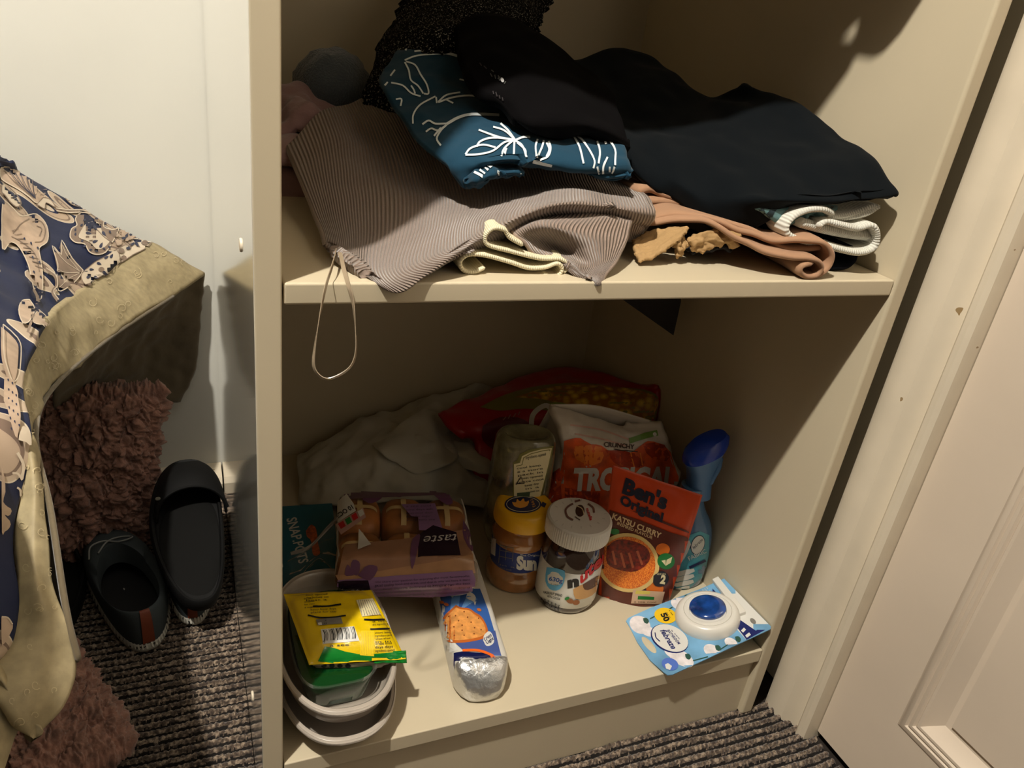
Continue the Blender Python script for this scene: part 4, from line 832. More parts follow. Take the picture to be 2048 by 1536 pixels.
# fabric freshener spray
m_spray = M('spray_blue_plastic', (78, 118, 160), .22, spec=.6, coat=.4)
fx, fy = .586, .158
a = loft('bottle_body', [(fx, fy, ZB, .030, .024, 2.4), (fx, fy, ZB+.004, .034, .027, 2.5), (fx, fy, ZB+.03, .035, .028, 2.5), (fx-.001, fy, ZB+.075, .0335, .027, 2.4), (fx-.004, fy, ZB+.105, .028, .024, 2.2), (fx-.010, fy+.001, ZB+.130, .019, .018, 2), (fx-.014, fy+.002, ZB+.150, .0165, .0155, 2), (fx-.016, fy+.002, ZB+.165, .0175, .016, 2)], m_spray, n=64)
m_head = M('spray_head_blue', (84, 128, 178), .35)
hp = [P(1398, 985, y=.160), P(1400, 950, y=.160), P(1404, 925, y=.158), P(1408, 905, y=.155)]
def headsec(c, rx, ry, tx):  # ring of a leaning section
    R_ = superring(40, rx, ry, 2.3); return np.stack([c[0]+R_[:, 0], c[1]+R_[:, 1], c[2]+R_[:, 0]*tx], 1)
S = [headsec(np.array(q), rx, ry, tx) for q, rx, ry, tx in ((P(1396, 990, y=.160), .0175, .016, 0), (P(1398, 962, y=.160), .0175, .016, .05), (P(1402, 938, y=.159), .020, .017, .15), (P(1406, 920, y=.158), .025, .018, .3), (P(1409, 908, y=.157), .0285, .019, .42))]
b = grid_closed('spray_head', np.array(S), m_head)
S = [headsec(np.array(q), rx, ry, tx) for q, rx, ry, tx in ((P(1409, 908, y=.157), .0295, .0195, .42), (P(1411, 900, y=.157), .031, .020, .44), (P(1414, 888, y=.158), .030, .019, .44), (P(1417, 878, y=.159), .024, .015, .42), (P(1418, 874, y=.160), .010, .006, .4))]
c = grid_closed('trigger_cap', np.array(S), M('cap_royal_blue', (14, 60, 176), .25, spec=.6), smooth=True); c['label'] = 'royal blue cap'
d = tube('trigger', [P(1440, 915, y=.150), P(1436, 935, y=.146), P(1428, 950, y=.146), P(1420, 965, y=.148)], .0045, m_head, n=10)
pt = Print(a, 'bottle_print', cell=8, base=.0006); tq = flat('aqua_label', (74, 150, 166), .3, var=(30, .15))
pt.poly([(1365, 1075), (1400, 1062), (1418, 1070), (1417, 1110), (1408, 1150), (1380, 1175), (1345, 1185), (1345, 1100)], tq); pt.line([[(1362, 1098), (1385, 1092)]], 6, k_navy, smooth=0)
pt.poly([(1350, 1105), (1368, 1080), (1382, 1085), (1372, 1110), (1362, 1125), (1350, 1125)], k_white, smooth=2)
pt.oval(1395, 1089, 13, 20, k_navy, rot=.35); pt.oval(1395, 1089, 12, 18.5, k_white, rot=.35); pt.text('febreze', (1387, 1098), (1406, 1079), k_navy, h=6, shear=.3)
pt.text('FABRIC', (1378, 1120), (1412, 1104), k_white, h=8); pt.line([[(1378, 1134), (1410, 1120)]], 5, k_navy, smooth=0)
for i in range(4): pt.poly([(1352-i*1.2, 1144+i*11), (1385-i, 1136+i*11), (1386-i, 1145+i*11), (1352-i, 1153+i*10)], k_white, smooth=2)
pt.done()
thing('spray_bottle', 'blue fabric freshener trigger spray with royal blue cap by the right panel', 'spray bottle', [a, b, c, d])
# air freshener on its card, leaning up on the right panel
q1, q2, q3 = P(1258, 1240, z=ZB+.0025), P(1448, 1157, x=.6175), P(1542, 1255, x=.6175)
nrm = np.cross(q2-q1, q3-q1); nrm /= np.linalg.norm(nrm); nrm = nrm if nrm@(CAM-q1) > 0 else -nrm
def onp(px, py, h=0):
    d = ray(px, py); t = ((q1+nrm*h-CAM)@nrm)/(d@nrm); return CAM+d*t
out = [(1448, 1157), (1542, 1253), (1541, 1258), (1345, 1349), (1335, 1350), (1328, 1345), (1300, 1320), (1275, 1285), (1260, 1255), (1252, 1242), (1256, 1236), (1300, 1216), (1400, 1178)]
V = [onp(x, y) for x, y in out]; n_ = len(V); V += [v-nrm*.0012 for v in V]
F = [tuple(range(n_)), tuple(range(2*n_-1, n_-1, -1))]+[(i, n_+i, n_+(i+1) % n_, (i+1) % n_) for i in range(n_)]
cd_ = mesh('backing_card', V, F, M('card_sky_blue', (108, 156, 190), .35, var=(14, .2)), smooth=False)
def bump_solid(name, cx, cy, rx, ry, rot, prof, mat, n=64):
    """raised oval moulding on the card; prof: (scale, height)"""
    S = []
    for s_, h_ in prof:
        S.append([onp(cx+rx*s_*cos(t)*cos(rot)-ry*s_*sin(t)*sin(rot), cy+rx*s_*cos(t)*sin(rot)+ry*s_*sin(t)*cos(rot))+nrm*h_ for t in np.linspace(0, 2*pi, n, endpoint=False)])
    return grid_closed(name, np.array(S), mat)
pt = Print(cd_, 'card_print', cell=40, base=.0003); nv = flat('card_navy', (16, 28, 92))
pt.poly([(1448, 1157), (1542, 1254), (1492, 1279), (1400, 1178)], k_white); pt.poly([(1400, 1178), (1418, 1170), (1450, 1204), (1438, 1206)], nv); pt.poly([(1474, 1255), (1480, 1240), (1512, 1262), (1530, 1243), (1542, 1254), (1493, 1280)], nv)
cot = flat('cotton', (222, 216, 216), var=(90, .08)); stm = flat('stem', (40, 78, 66))
for x, y, rx, ry in ((1280, 1250, 22, 17), (1295, 1262, 16, 10), (1358, 1210, 18, 10), (1367, 1202, 16, 10), (1362, 1316, 28, 14), (1372, 1328, 20, 10), (1345, 1306, 18, 10), (1424, 1302, 18, 12), (1428, 1312, 14, 8), (1462, 1286, 14, 9)): pt.oval(x, y, rx, ry, cot, rot=.5)
pt.line([[(1300, 1238), (1345, 1215)], [(1380, 1196), (1412, 1192)], [(1386, 1322), (1416, 1314)], [(1440, 1300), (1455, 1290)], [(1444, 1304), (1456, 1290)]], 2.2, stm, smooth=0)
for x, y in ((1292, 1240), (1375, 1194), (1376, 1312), (1436, 1295), (1476, 1277)): pt.poly([(x-6, y-3), (x+1, y-4), (x+6, y+2), (x+3, y+8), (x-4, y+5)], stm, smooth=2)
pt.oval(1331, 1232, 22.5, 15.5, k_yel, rot=.2); pt.text('50', (1328, 1243), (1316, 1233), k_black, h=10, bold=.05, up=(-.75, .5)) if False else pt.text('50', (1321, 1229), (1330, 1245), k_black, h=11, bold=.05, up=(.9, -.35)); pt.text('DAYS', (1331, 1227), (1338, 1238), k_black, h=4, up=(.9, -.35)); pt.small((1338, 1222), (1346, 1234), 1, 3, 5, k_black)
pt.oval(1339, 1278, 40, 26, nv, rot=.45); pt.oval(1340, 1277, 38.5, 24.5, k_white, rot=.45)
pt.text('febreze', (1320, 1262), (1344, 1300), nv, h=11, bold=.03, shear=.25, up=(.95, -.3)); pt.text('BATHROOM', (1333, 1262), (1356, 1290), nv, h=6, bold=.02, up=(.95, -.3)); pt.small((1342, 1262), (1362, 1284), 1, 3, 5, nv); pt.line([[(1310, 1266), (1312, 1276), (1320, 1284)]], 2, nv)
pt.oval(1340, 1329, 17, 12, flat('periwinkle', (80, 110, 190)), rot=.3); pt.poly([(1330, 1330), (1336, 1327), (1344, 1333), (1340, 1341), (1332, 1338)], k_white)
pt.small((1412, 1176), (1432, 1197), 3, 3, 5, k_white, up=(.8, -.5)); pt.line([[(1484, 1264), (1490, 1258)], [(1492, 1274), (1500, 1268)]], 6, k_white, smooth=0)
pt.done()
ho = bump_solid('hang_hole', 1298, 1290, 21, 7, .85, [(1, -.0014), (1, .0002), (.9, .0006), (.01, .0006)], flat('hole_shelf_tone', (200, 188, 160)), n=24)
hs = bump_solid('diffuser_shell', 1415, 1237, 66, 44, .12, [(1.0, 0), (1.0, .004), (.97, .010), (.90, .0145), (.80, .0165), (.74, .0162), (.735, .0152), (.72, .0165), (.60, .0172), (.57, .0165), (.55, .014), (.01, .013)], M('shell_white', (218, 214, 204), .3, coat=.3))
gl = bump_solid('gel_window', 1415, 1231, 37, 24, .1, [(1.0, .013), (1.0, .0165), (.9, .0185), (.6, .020), (.01, .0205)], M('blue_gel', (22, 58, 120), .08, coat=1, var=(60, .3)))
tb = hexa('blister_rail', [onp(1424, 1164), onp(1436, 1158), onp(1492, 1229), onp(1478, 1234)]+[onp(*q)+nrm*.006 for q in ((1424, 1164), (1436, 1158), (1492, 1229), (1478, 1234))], MATS['shell_white'], bev=.001)
wk = bump_solid('wick_mark', 1506, 1243, 7, 4, .7, [(1, 0), (1, .0012), (.01, .0014)], k_grey, n=20)
thing('air_freshener', 'white oval bathroom air freshener on blue cotton-print card leaning on right panel', 'air freshener', [cd_, hs, gl, tb, ho, wk])
# crackers packet
m_pk = M('cracker_white_wrap', (206, 202, 192), .3, spec=.6)
e0 = [(.194, .036), (.262, .028)]; dirv = np.array([.024, .172])
def prism(name, x0, x1, secs, mat): pass
Lf, Rt = np.array([.1945, .040]), np.array([.2605, .032]); dv = (np.array([.252, .22])-np.array([.2275, .036])); dv /= np.linalg.norm(dv); ac = np.array([dv[1], -dv[0]])
ctr = (Lf+Rt)/2; hw, hh_ = .0325, .0235
def psec(s, sc=1.0, dz=0, n=48, p=6, tiltz=0):
    R_ = superring(n, hw*sc, hh_*sc, p); c_ = ctr+dv*s
    return [(c_[0]+ac[0]*a_-dv[0]*b_*tiltz, c_[1]+ac[1]*a_-dv[1]*b_*tiltz, ZB+hh_+b_+dz) for a_, b_ in R_]
body = grid_closed('wrapper', np.array([psec(.008, .985), psec(.014), psec(.05), psec(.1), psec(.15), psec(.185), psec(.19, .96)]), m_pk)
m_foil = M('crinkled_foil', (206, 206, 204), .3, metal=.85, bump=(70, .8, .004))
fo = grid_closed('foil_end', np.array([psec(.015, .99), psec(.008, .985, dz=-.0005, p=6), psec(.000, .93, dz=-.0015, p=5), psec(-.008, .82, dz=-.004, p=4), psec(-.015, .62, dz=-.008, p=3), psec(-.018, .3, dz=-.012, p=2), psec(-.019, .01, dz=-.013, p=2)]), m_foil)
pt = Print([body], 'packet_print', cell=9, base=.0006, parent=body); bl = flat('cracker_blue', (52, 92, 160), .3); nv2 = flat('cracker_navy', (14, 20, 66), .3)
pt.poly([(874, 1180), (960, 1178), (976, 1220), (1005, 1320), (985, 1310), (915, 1290), (890, 1250)], bl); pt.poly([(862, 1180), (878, 1178), (890, 1240), (916, 1300), (893, 1308), (876, 1240)], k_white)
pt.poly([(893, 1305), (914, 1303), (898, 1292)], k_white); pt.poly([(905, 1180), (922, 1180), (916, 1225), (900, 1225)], flat('ray_blue', (96, 144, 200))); pt.poly([(940, 1180), (955, 1200), (920, 1222)], flat('ray_blue', (96, 144, 200)))
pt.poly([(912, 1288), (925, 1284), (990, 1262), (1003, 1318), (960, 1304), (925, 1300)], flat('dusk_blue', (66, 84, 144)))
pt.poly([(912, 1211), (922, 1216), (938, 1218), (950, 1226), (962, 1234), (972, 1250), (976, 1266), (970, 1277), (945, 1284), (915, 1287), (897, 1283), (886, 1270), (883, 1250), (890, 1232), (902, 1220)], flat('biscuit_edge', (186, 96, 34)), smooth=3)
pt.poly([(912, 1216), (922, 1220), (938, 1222), (948, 1230), (960, 1238), (969, 1252), (971, 1266), (965, 1273), (943, 1279), (915, 1282), (900, 1278), (890, 1267), (888, 1250), (894, 1235), (904, 1224)], flat('biscuit', (214, 146, 76), var=(120, .12)), smooth=3)
for x, y in ((898, 1234), (911, 1233), (928, 1225), (893, 1251), (908, 1255), (924, 1252), (917, 1243), (935, 1236), (942, 1246), (897, 1266), (909, 1272), (928, 1272), (924, 1262), (949, 1257), (948, 1269), (957, 1238), (962, 1261)): pt.oval(x, y, 1.6, 1.6, flat('biscuit_hole', (130, 64, 22)), n=8)
for x, y in ((884, 1205), (893, 1210), (958, 1221)): pt.oval(x, y, 5, 3, flat('biscuit_edge', (186, 96, 34)), rot=.4, n=10)
pt.text('E', (904, 1196), (911, 1190), k_white, h=7, bold=.05); pt.text('a', (930, 1200), (950, 1212), k_white, h=24, bold=.08, up=(.3, -.9))
pt.poly([(966, 1282), (968, 1272), (977, 1264), (984, 1270), (988, 1284), (982, 1292), (972, 1293)], k_white, smooth=3); pt.text('Crispy', (970, 1284), (984, 1272), k_navy, h=6, bold=.03); pt.text('Light', (974, 1290), (988, 1280), k_navy, h=6, bold=.03)
pt.poly([(892, 1309), (925, 1304), (965, 1307), (990, 1316), (1003, 1322), (1010, 1345), (1010, 1400), (905, 1400), (898, 1345)], nv2, smooth=0); pt.line([[(925, 1302), (955, 1302), (980, 1310), (1005, 1324)]], 5, k_org)
pt.line([[(870, 1240), (880, 1270), (893, 1310)]], 2.5, nv2, smooth=0); pt.small((864, 1258), (880, 1312), 3, 4, 6, k_grey, up=(.95, -.3)); pt.poly([(864, 1250), (868, 1246), (892, 1312), (895, 1340), (886, 1320)], k_white); pt.poly([(882, 1302), (890, 1298), (893, 1330), (886, 1325)], k_black)
pt.done()
thing('cracker_packet', 'blue and white cracker packet with a foil end lying on the bottom shelf', 'packet', [body, fo])
# stacked oval bowls
m_stone = M('stone_glaze', (170, 160, 148), .28, coat=.3)
def bowl(cx, cy, zb, rx, ry, h, label, grp=None):
    n = 96; prof = [(.01, .0), (.60, .0), (.62, .002), (.78, .006), (.88, .016), (.93, h-.010), (.935, h-.006), (.985, h-.0045), (1.0, h-.002), (.998, h), (.985, h+.0012), (.972, h+.0004), (.960, h+.001), (.935, h+.0012), (.915, h-.001), (.905, h-.006), (.86, .018), (.78, .010), (.60, .006), (.01, .006)]
    S = []
    for s_, z in prof:
        R_ = superring(n, rx*s_, ry*s_, 2.35); S.append(np.stack([cx+R_[:, 0], cy+R_[:, 1], np.full(n, zb+z)], 1))
    o = grid_closed('oval_bowl', np.array(S), m_stone); tag(rebase(o), label, 'bowl', grp); return o
bowl(.066, .092, ZB+.0005, .0645, .112, .036, 'lower of the two stacked grey oval bowls by the left panel')
bowl(.0665, .097, ZB+.030, .0640, .112, .042, 'upper grey oval bowl holding the green tub')
# green tub standing in the upper bowl
m_tub = M('green_tub_plastic', (10, 62, 24), .12, trans=.15, coat=.8, spec=.6)
gx, gy = .062, .095; zt = ZB+.037
S = []
for z, rx, ry, p in ((0, .030, .062, 4), (.003, .034, .066, 4), (.020, .0375, .070, 4), (.034, .040, .073, 4), (.036, .0395, .0725, 4), (.037, .037, .070, 4), (.0372, .0001, .0001, 2)):
    R_ = superring(64, rx, ry, p); S.append(np.stack([gx+R_[:, 0], gy+R_[:, 1], np.full(64, zt+z)], 1))
a = grid_closed('tub_contents', np.array(S), m_tub)
S = []
for z, rx, ry, p in ((-.001, .031, .063, 4), (.003, .0352, .0672, 4), (.034, .0412, .0742, 4), (.040, .0425, .0755, 4), (.0405, .0445, .0775, 4), (.0415, .0445, .0775, 4), (.0415, .0420, .075, 4), (.034, .0404, .0734, 4)):
    R_ = superring(64, rx, ry, p); S.append(np.stack([gx+R_[:, 0], gy+R_[:, 1], np.full(64, zt+z)], 1))
b = grid_closed('clear_tub', np.array(S), film('clear_tub_film', (190, 200, 190), .03, .08), caps=False)
thing('plastic_tub', 'green filled clear plastic tub inside the upper oval bowl', 'tub', [a, b])
# noodle packet
TL, TR, BR, BL = P(567, 1188, z=.228), P(742, 1180, z=.226), P(812, 1318, z=.205), P(618, 1330, z=.208)
a = pillow('noodle_packet', [TL, TR, BR, BL], .030, M('packet_yellow', (224, 190, 12), .22, spec=.6, coat=.4, bump=(60, .3, .003)), n=56, m=50, ex=(.42, .42), wr=(.0028, 26), seed=11, seam=.03)
pt = Print(a, 'packet_print', cell=8, base=.0006); gn = flat('packet_green', (16, 118, 40), .22)
pt.poly([(636, 1322), (642, 1310), (650, 1293), (668, 1296), (690, 1303), (722, 1309), (812, 1303), (820, 1330), (760, 1332), (700, 1332), (640, 1336)], gn)
pt.poly([(722, 1262), (748, 1262), (748, 1312), (720, 1310)], flat('seam_yellow', (236, 204, 40), .2)); pt.line([[(724+i*3.4, 1264), (722+i*3.6, 1310)] for i in range(8)], .9, flat('seam_line', (206, 170, 20)), smooth=0)
pt.poly([(642, 1259), (708, 1253), (719, 1282), (646, 1288)], k_white)
for i in range(22):
    if i % 5 != 3: x = 646+i*2.9; pt.line([[(x, 1260-i*.28), (x+4, 1270), (x+3, 1282-i*.2)]], 1.0+1.1*((i*5) % 3 == 0), k_black, smooth=2)
pt.text('9', (647, 1287), (651, 1286), k_black, h=5); pt.small((660, 1294), (706, 1291), 1, 5, 7, k_black)
pt.line([[(626, 1214), (650, 1214), (682, 1210)], [(616, 1231), (640, 1236), (665, 1236), (692, 1232)], [(728, 1240), (745, 1241), (768, 1240)], [(740, 1259), (762, 1259), (784, 1258)]], 3.2, k_black, smooth=4)
for (x, y, w_, r_, g_, h_) in ((612, 1192, 46, 3, 5.5, 3.4), (622, 1222, 56, 2, 5.5, 3.6), (641, 1244, 44, 2, 6, 3.4), (608, 1200, 22, 4, 6, 3), (744, 1246, 40, 2, 6, 3.6), (750, 1268, 36, 4, 6, 3.8), (750, 1290, 38, 3, 7, 5)):
    pt.small((x, y), (x+w_, y-2), r_, h_, g_, k_black, seed=int(x+y))
pt.poly([(632, 1240), (682, 1236), (686, 1248), (636, 1252)], k_grey); pt.poly([(636, 1247), (644, 1246), (645, 1251), (638, 1252)], k_white)
pt.poly([(712, 1202), (744, 1198), (760, 1230), (724, 1234)], k_cream); pt.line([[(716+i*4, 1202), (724+i*5, 1232)] for i in range(8)], 1, k_grey, smooth=0)
pt.poly([(793, 1284), (798, 1276), (804, 1284), (806, 1296), (796, 1294)], k_red, smooth=2)
pt.done()
b = pillow('packet_underside', [BL+np.array([.004, .003, -.004]), BR+np.array([-.012, .004, -.004]), P(752, 1338, z=.186), P(640, 1340, z=.186)], .004, flat('packet_silver', (150, 140, 116), .3), n=20, m=12, seed=3)
pb2 = Print(b, 'packet_print', cell=8, base=.0006)
for i in range(4): pb2.oval(648+i*16, 1331, 5.5, 4.2, k_black, n=12)
pb2.small((650, 1322), (700, 1318), 1, 3.4, 5, k_black); pb2.done()
c = pillow('crimped_seal', [P(746, 1304, z=.212), P(812, 1301, z=.210), P(814, 1326, z=.200), P(748, 1327, z=.202)], .003, gn, n=24, m=10, seed=9, wr=(.0012, 90))
thing('noodle_packet', 'yellow and green noodle packet with a barcode lying across the bowls', 'packet', [a, b, c])
# hot cross buns in a bag
zt, zb_ = .232, .172
m_bun = M('bun_crust', (150, 92, 44), .45, var=(26, .25), spec=.4); m_crumb = flat('bun_cross', (206, 176, 122))
buns = []
bo = np.array([.082, .173]); bu = np.array([.168, -.040]); bv = np.array([.030, .150])
for j in range(2):
    for i in range(3):
        cu, cv = (i+.5)/3, (j+.5)/2; cc = bo+bu*cu+bv*cv; ang = atan2(bu[1], bu[0]); S = []
        for z, s_ in ((0, .80), (.004, .95), (.02, 1.02), (.035, .98), (.045, .86), (.050, .66), (.0525, .35), (.0532, .02)):
            R_ = superring(36, .0290*s_, .0375*s_, 3.2); S.append(np.stack([cc[0]+R_[:, 0]*cos(ang)-R_[:, 1]*sin(ang), cc[1]+R_[:, 0]*sin(ang)+R_[:, 1]*cos(ang), np.full(36, zb_+.004+z)], 1))
        o = grid_closed('bun', np.array(S), m_bun); buns.append(o)
        V = []; F = []
        for ax in (0, 1):
            A = []
            for t in np.linspace(-.95, .95, 17):
                for sd in (-.0035, .0035):
                    x_, y_ = (t*.0290, sd) if ax == 0 else (sd, t*.0375)
                    s_ = abs(t); z = .0545*(1-s_**5)+.030*s_**5+.0006
                    A.append((cc[0]+x_*cos(ang)-y_*sin(ang), cc[1]+x_*sin(ang)+y_*cos(ang), zb_+.0035+z))
            k = len(V); V += A; F += [(k+2*q, k+2*q+1, k+2*q+3, k+2*q+2) for q in range(16)]
        mesh('cross', V, F, m_crumb, o)
m_film = film('crinkly_clear_film', (200, 192, 180), .02, .1, bump=(40, .8, .004))
q = lambda u, v, z: (*(bo+bu*u+bv*v), z)
def bagsec(v, n=64):
    z0_, z1_ = zb_, zt; e = abs(v-.5)*2; k = 1-max(0, e-.9)/.2*.9; R_ = superring(n, .5, .5, 5); out_ = []
    for a_, b_ in R_: 
        u_ = .5+a_*(.97+.03*k); z_ = (z0_+z1_)/2+b_*(z1_-z0_)*k*1.04; p_ = q(u_, v, z_); w_ = noise.noise(Vector((u_*6, v*6, z_*70)))*.003
        out_.append((p_[0]+w_, p_[1]-w_*.5, p_[2]+w_))
    return out_
bag = grid_closed('film_bag', np.array([bagsec(v) for v in (-.055, -.045, -.02, .05, .15, .25, .35, .45, .55, .65, .75, .85, .95, 1.02, 1.05, 1.07)]), m_film)
nk = []
for k_, (x, y, z) in enumerate(((0.0, .45, .21), (-.10, .42, .206), (-.18, .33, .200), (-.25, .24, .196), (-.33, .20, .192))):
    r1, r2 = (.060, .026, .020, .026, .030)[k_], (.024, .016, .012, .016, .018)[k_]; c_ = q(x, y, z); nk.append([(c_[0]+sin(t)*r1*.25, c_[1]+sin(t)*r1*.8, c_[2]+cos(t)*r2*(1+.25*sin(7*t+k_))) for t in np.linspace(0, 2*pi, 40, endpoint=False)])
neck = grid_closed('gathered_film', crom(np.array(nk), 24).reshape(24, 40, 3), m_film, caps=False)
pt = Print([bag], 'bag_print', cell=7, base=.0009, step=.0002, maxe=.02, parent=bag); lil = flat('lilac', (134, 100, 140), .25); aub = flat('aubergine', (34, 18, 36), .25); mau = flat('mauve_leaf', (104, 66, 96), .3); tan_ = flat('tan_band', (170, 128, 92), .3, var=(30, .08))
pt.poly([(672, 1150), (690, 1146), (900, 1116), (945, 1108), (950, 1146), (900, 1148), (700, 1163), (680, 1168)], tan_); pt.poly([(690, 1090), (800, 1080), (930, 1060), (944, 1110), (900, 1118), (720, 1148), (676, 1150)], flat('tan_band_light', (150, 110, 84), .3, var=(30, .08)))
pt.poly([(676, 1160), (800, 1150), (944, 1140), (951, 1160), (948, 1182), (880, 1193), (700, 1198), (672, 1190)], lil)
pt.poly([(674, 1164), (690, 1161), (736, 1160), (741, 1178), (738, 1198), (690, 1198), (676, 1190), (671, 1176)], aub); pt.text('taste', (680, 1188), (730, 1189), flat('lettering_silver', (190, 184, 180)), h=18, shear=.35)
for r_ in range(5): pt.text(('We share your passion for enjoying the most flavoursome,', 'good quality food and drink, and that is why we have it taste', 'of culinary experts dedicated to bringing you the best', 'Whether it is about growing, sourcing or skilful crafting of', 'our products, we are all about it, our dedication to wherever')[r_], (750-r_*.5, 1166+r_*6.6), (940, 1153+r_*7.4), flat('plum_ink', (58, 30, 60)), h=4)
pt.poly([(802, 1010), (870, 1008), (885, 1060), (900, 1062), (838, 1062), (836, 1036), (822, 1034)], lil); pt.small((812, 1016), (872, 1014), 5, 3.5, 7, flat('plum_ink', (58, 30, 60)))
pt.poly([(836, 1072), (866, 1052), (912, 1066), (921, 1112), (836, 1114)], aub); pt.text('taste', (912, 1070), (846, 1075), flat('lettering_silver', (190, 184, 180)), h=17, shear=.35)
for l in ([(700, 1145), (705, 1120), (720, 1125), (716, 1150)], [(716, 1150), (735, 1130), (756, 1135), (740, 1160)], [(708, 1150), (696, 1128), (690, 1150)], [(820, 1110), (824, 1082), (840, 1070), (834, 1105), (824, 1138)], [(925, 1040), (940, 1070), (944, 1105), (926, 1075)], [(724, 1000), (745, 985), (765, 995), (742, 1008)], [(650, 1010), (670, 985), (700, 978), (690, 1000)], [(860, 985), (885, 978), (905, 1005), (890, 1010)], [(780, 988), (810, 982), (800, 996)]): pt.poly(l, mau, smooth=3)
pt.poly([(668, 982), (880, 975), (900, 985), (880, 992), (700, 1000)], flat('mauve_veil', (98, 72, 84), .3))
pt.poly([(664, 1016), (694, 990), (708, 1010), (712, 1024), (676, 1048), (670, 1036)], k_white); pt.text('10 OCT', (703, 1012), (672, 1032), k_black, h=9, bold=.03)
pt.poly([(674, 1050), (726, 1018), (732, 1038), (684, 1072)], flat('label_pink', (190, 150, 140)))
for i, m_ in enumerate((k_red, k_green, k_red, k_white)): pt.poly([(679+i*12, 1050-i*7.6), (688+i*12, 1044-i*7.6), (693+i*12, 1055-i*7.6), (684+i*12, 1061-i*7.6)], m_)
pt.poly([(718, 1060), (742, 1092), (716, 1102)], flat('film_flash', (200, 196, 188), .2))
pt.done()
thing('bun_bag', 'clear bag of hot cross buns with lilac band resting on the cracker packet', 'bag of buns', [bag, neck]+buns)
# teal snack box
def slab(name, a_, b_, c_, z, h, mat, bev=.0008):
    d_ = tuple(np.array(a_)+np.array(c_)-np.array(b_)); B = [(p[0], p[1], z) for p in (a_, b_, c_, d_)]; T = [(p[0], p[1], z+h) for p in (a_, b_, c_, d_)]; return hexa(name, B+T, mat, bev=bev)
a = slab('snack_box', (.008, .402), (.118, .392), (.100, .215), ZB+.0015, .036, M('teal_carton', (10, 96, 118), .4, bump=(30, .05, .002)))
pt = Print(a, 'box_print', cell=20, base=.0004); pt.text('SNAP.POTS', (573, 1038), (598, 1128), k_white, h=20, bold=.02, up=(.96, -.2))
pt.poly([(612, 1062), (622, 1050), (632, 1058), (636, 1086), (640, 1108), (626, 1110), (622, 1082), (614, 1074)], flat('baked_beans', (180, 84, 30), var=(160, .3)), smooth=3); pt.done()
solo(a, 'snack_box', 'teal carton lettered SNAP.POTS lying under the left end of the bun bag', 'box')
a = slab('small_carton', (.003, .375), (.030, .372), (.026, .215), ZB+.040, .012, M('navy_carton', (14, 30, 62), .4)); tag(rebase(a), 'small navy carton with white end lying on the teal box against the left panel', 'box')
b = box('carton_flap', (.004, .245, ZB+.0525), (.030, .262, ZB+.056), k_white, bev=.0008); b.parent = a; b.matrix_parent_inverse = a.matrix_basis.inverted()
b = box('carton_flap', (.004, .318, ZB+.0525), (.018, .345, ZB+.056), k_white, bev=.0008); b.parent = a; b.matrix_parent_inverse = a.matrix_basis.inverted()
# ------------------------------------------------------------------ bed side: bedspread, fluffy cushions, shoes
m_blue = M('navy_sateen', (25, 33, 62), .6, spec=.3, bump=(14, .25, .008), var=(20, .12))
def floral(m):
    nt = m.node_tree; N = nt.nodes; L = nt.links; b = N['Principled BSDF']; tc = N.new('ShaderNodeTexCoord')
    nz = N.new('ShaderNodeTexNoise'); nz.inputs['Scale'].default_value = 9; nz.inputs['Detail'].default_value = 1; L.new(tc.outputs['Object'], nz.inputs['Vector'])
    mx = N.new('ShaderNodeMix'); mx.data_type = 'RGBA'; mx.blend_type = 'LINEAR_LIGHT'; mx.inputs[0].default_value = .10; L.new(tc.outputs['Object'], mx.inputs[6]); L.new(nz.outputs['Color'], mx.inputs[7])
    vo = N.new('ShaderNodeTexVoronoi'); vo.inputs['Scale'].default_value = 11; L.new(mx.outputs[2], vo.inputs['Vector'])
    r = N.new('ShaderNodeValToRGB'); r.color_ramp.interpolation = 'CONSTANT'; e = r.color_ramp.elements
    cs = [(0, (190, 176, 156)), (.10, (40, 46, 74)), (.13, (168, 148, 128)), (.26, (116, 98, 86)), (.30, (176, 158, 138)), (.37, (200, 188, 168)), (.39, (25, 33, 62))]
    e[0].position = 0; e[0].color = rgb(cs[0][1]); e[1].position = cs[1][0]; e[1].color = rgb(cs[1][1])
    for p_, c_ in cs[2:]: q_ = e.new(p_); q_.color = rgb(c_)
    L.new(vo.outputs['Distance'], r.inputs[0])
    v2 = N.new('ShaderNodeTexVoronoi'); v2.inputs['Scale'].default_value = 95; L.new(mx.outputs[2], v2.inputs['Vector'])
    g = N.new('ShaderNodeMath'); g.operation = 'LESS_THAN'; g.inputs[1].default_value = .22; L.new(v2.outputs['Distance'], g.inputs[0])
    g2 = N.new('ShaderNodeMath'); g2.operation = 'LESS_THAN'; g2.inputs[1].default_value = .26; L.new(vo.outputs['Distance'], g2.inputs[0])
    g3 = N.new('ShaderNodeMath'); g3.operation = 'MULTIPLY'; L.new(g.outputs[0], g3.inputs[0]); L.new(g2.outputs[0], g3.inputs[1])
    m2 = N.new('ShaderNodeMix'); m2.data_type = 'RGBA'; L.new(g3.outputs[0], m2.inputs[0]); L.new(r.outputs[0], m2.inputs[6]); m2.inputs[7].default_value = rgb((60, 54, 70)); L.new(m2.outputs[2], b.inputs['Base Color'])
floral(m_blue)
m_edge = M('beige_damask', (152, 139, 108), .6, spec=.3, bump=(26, .35, .004), var=(120, .07))
m_line = M('olive_lining', (92, 80, 58), .8, bump=(30, .5, .006), sheen=.2)
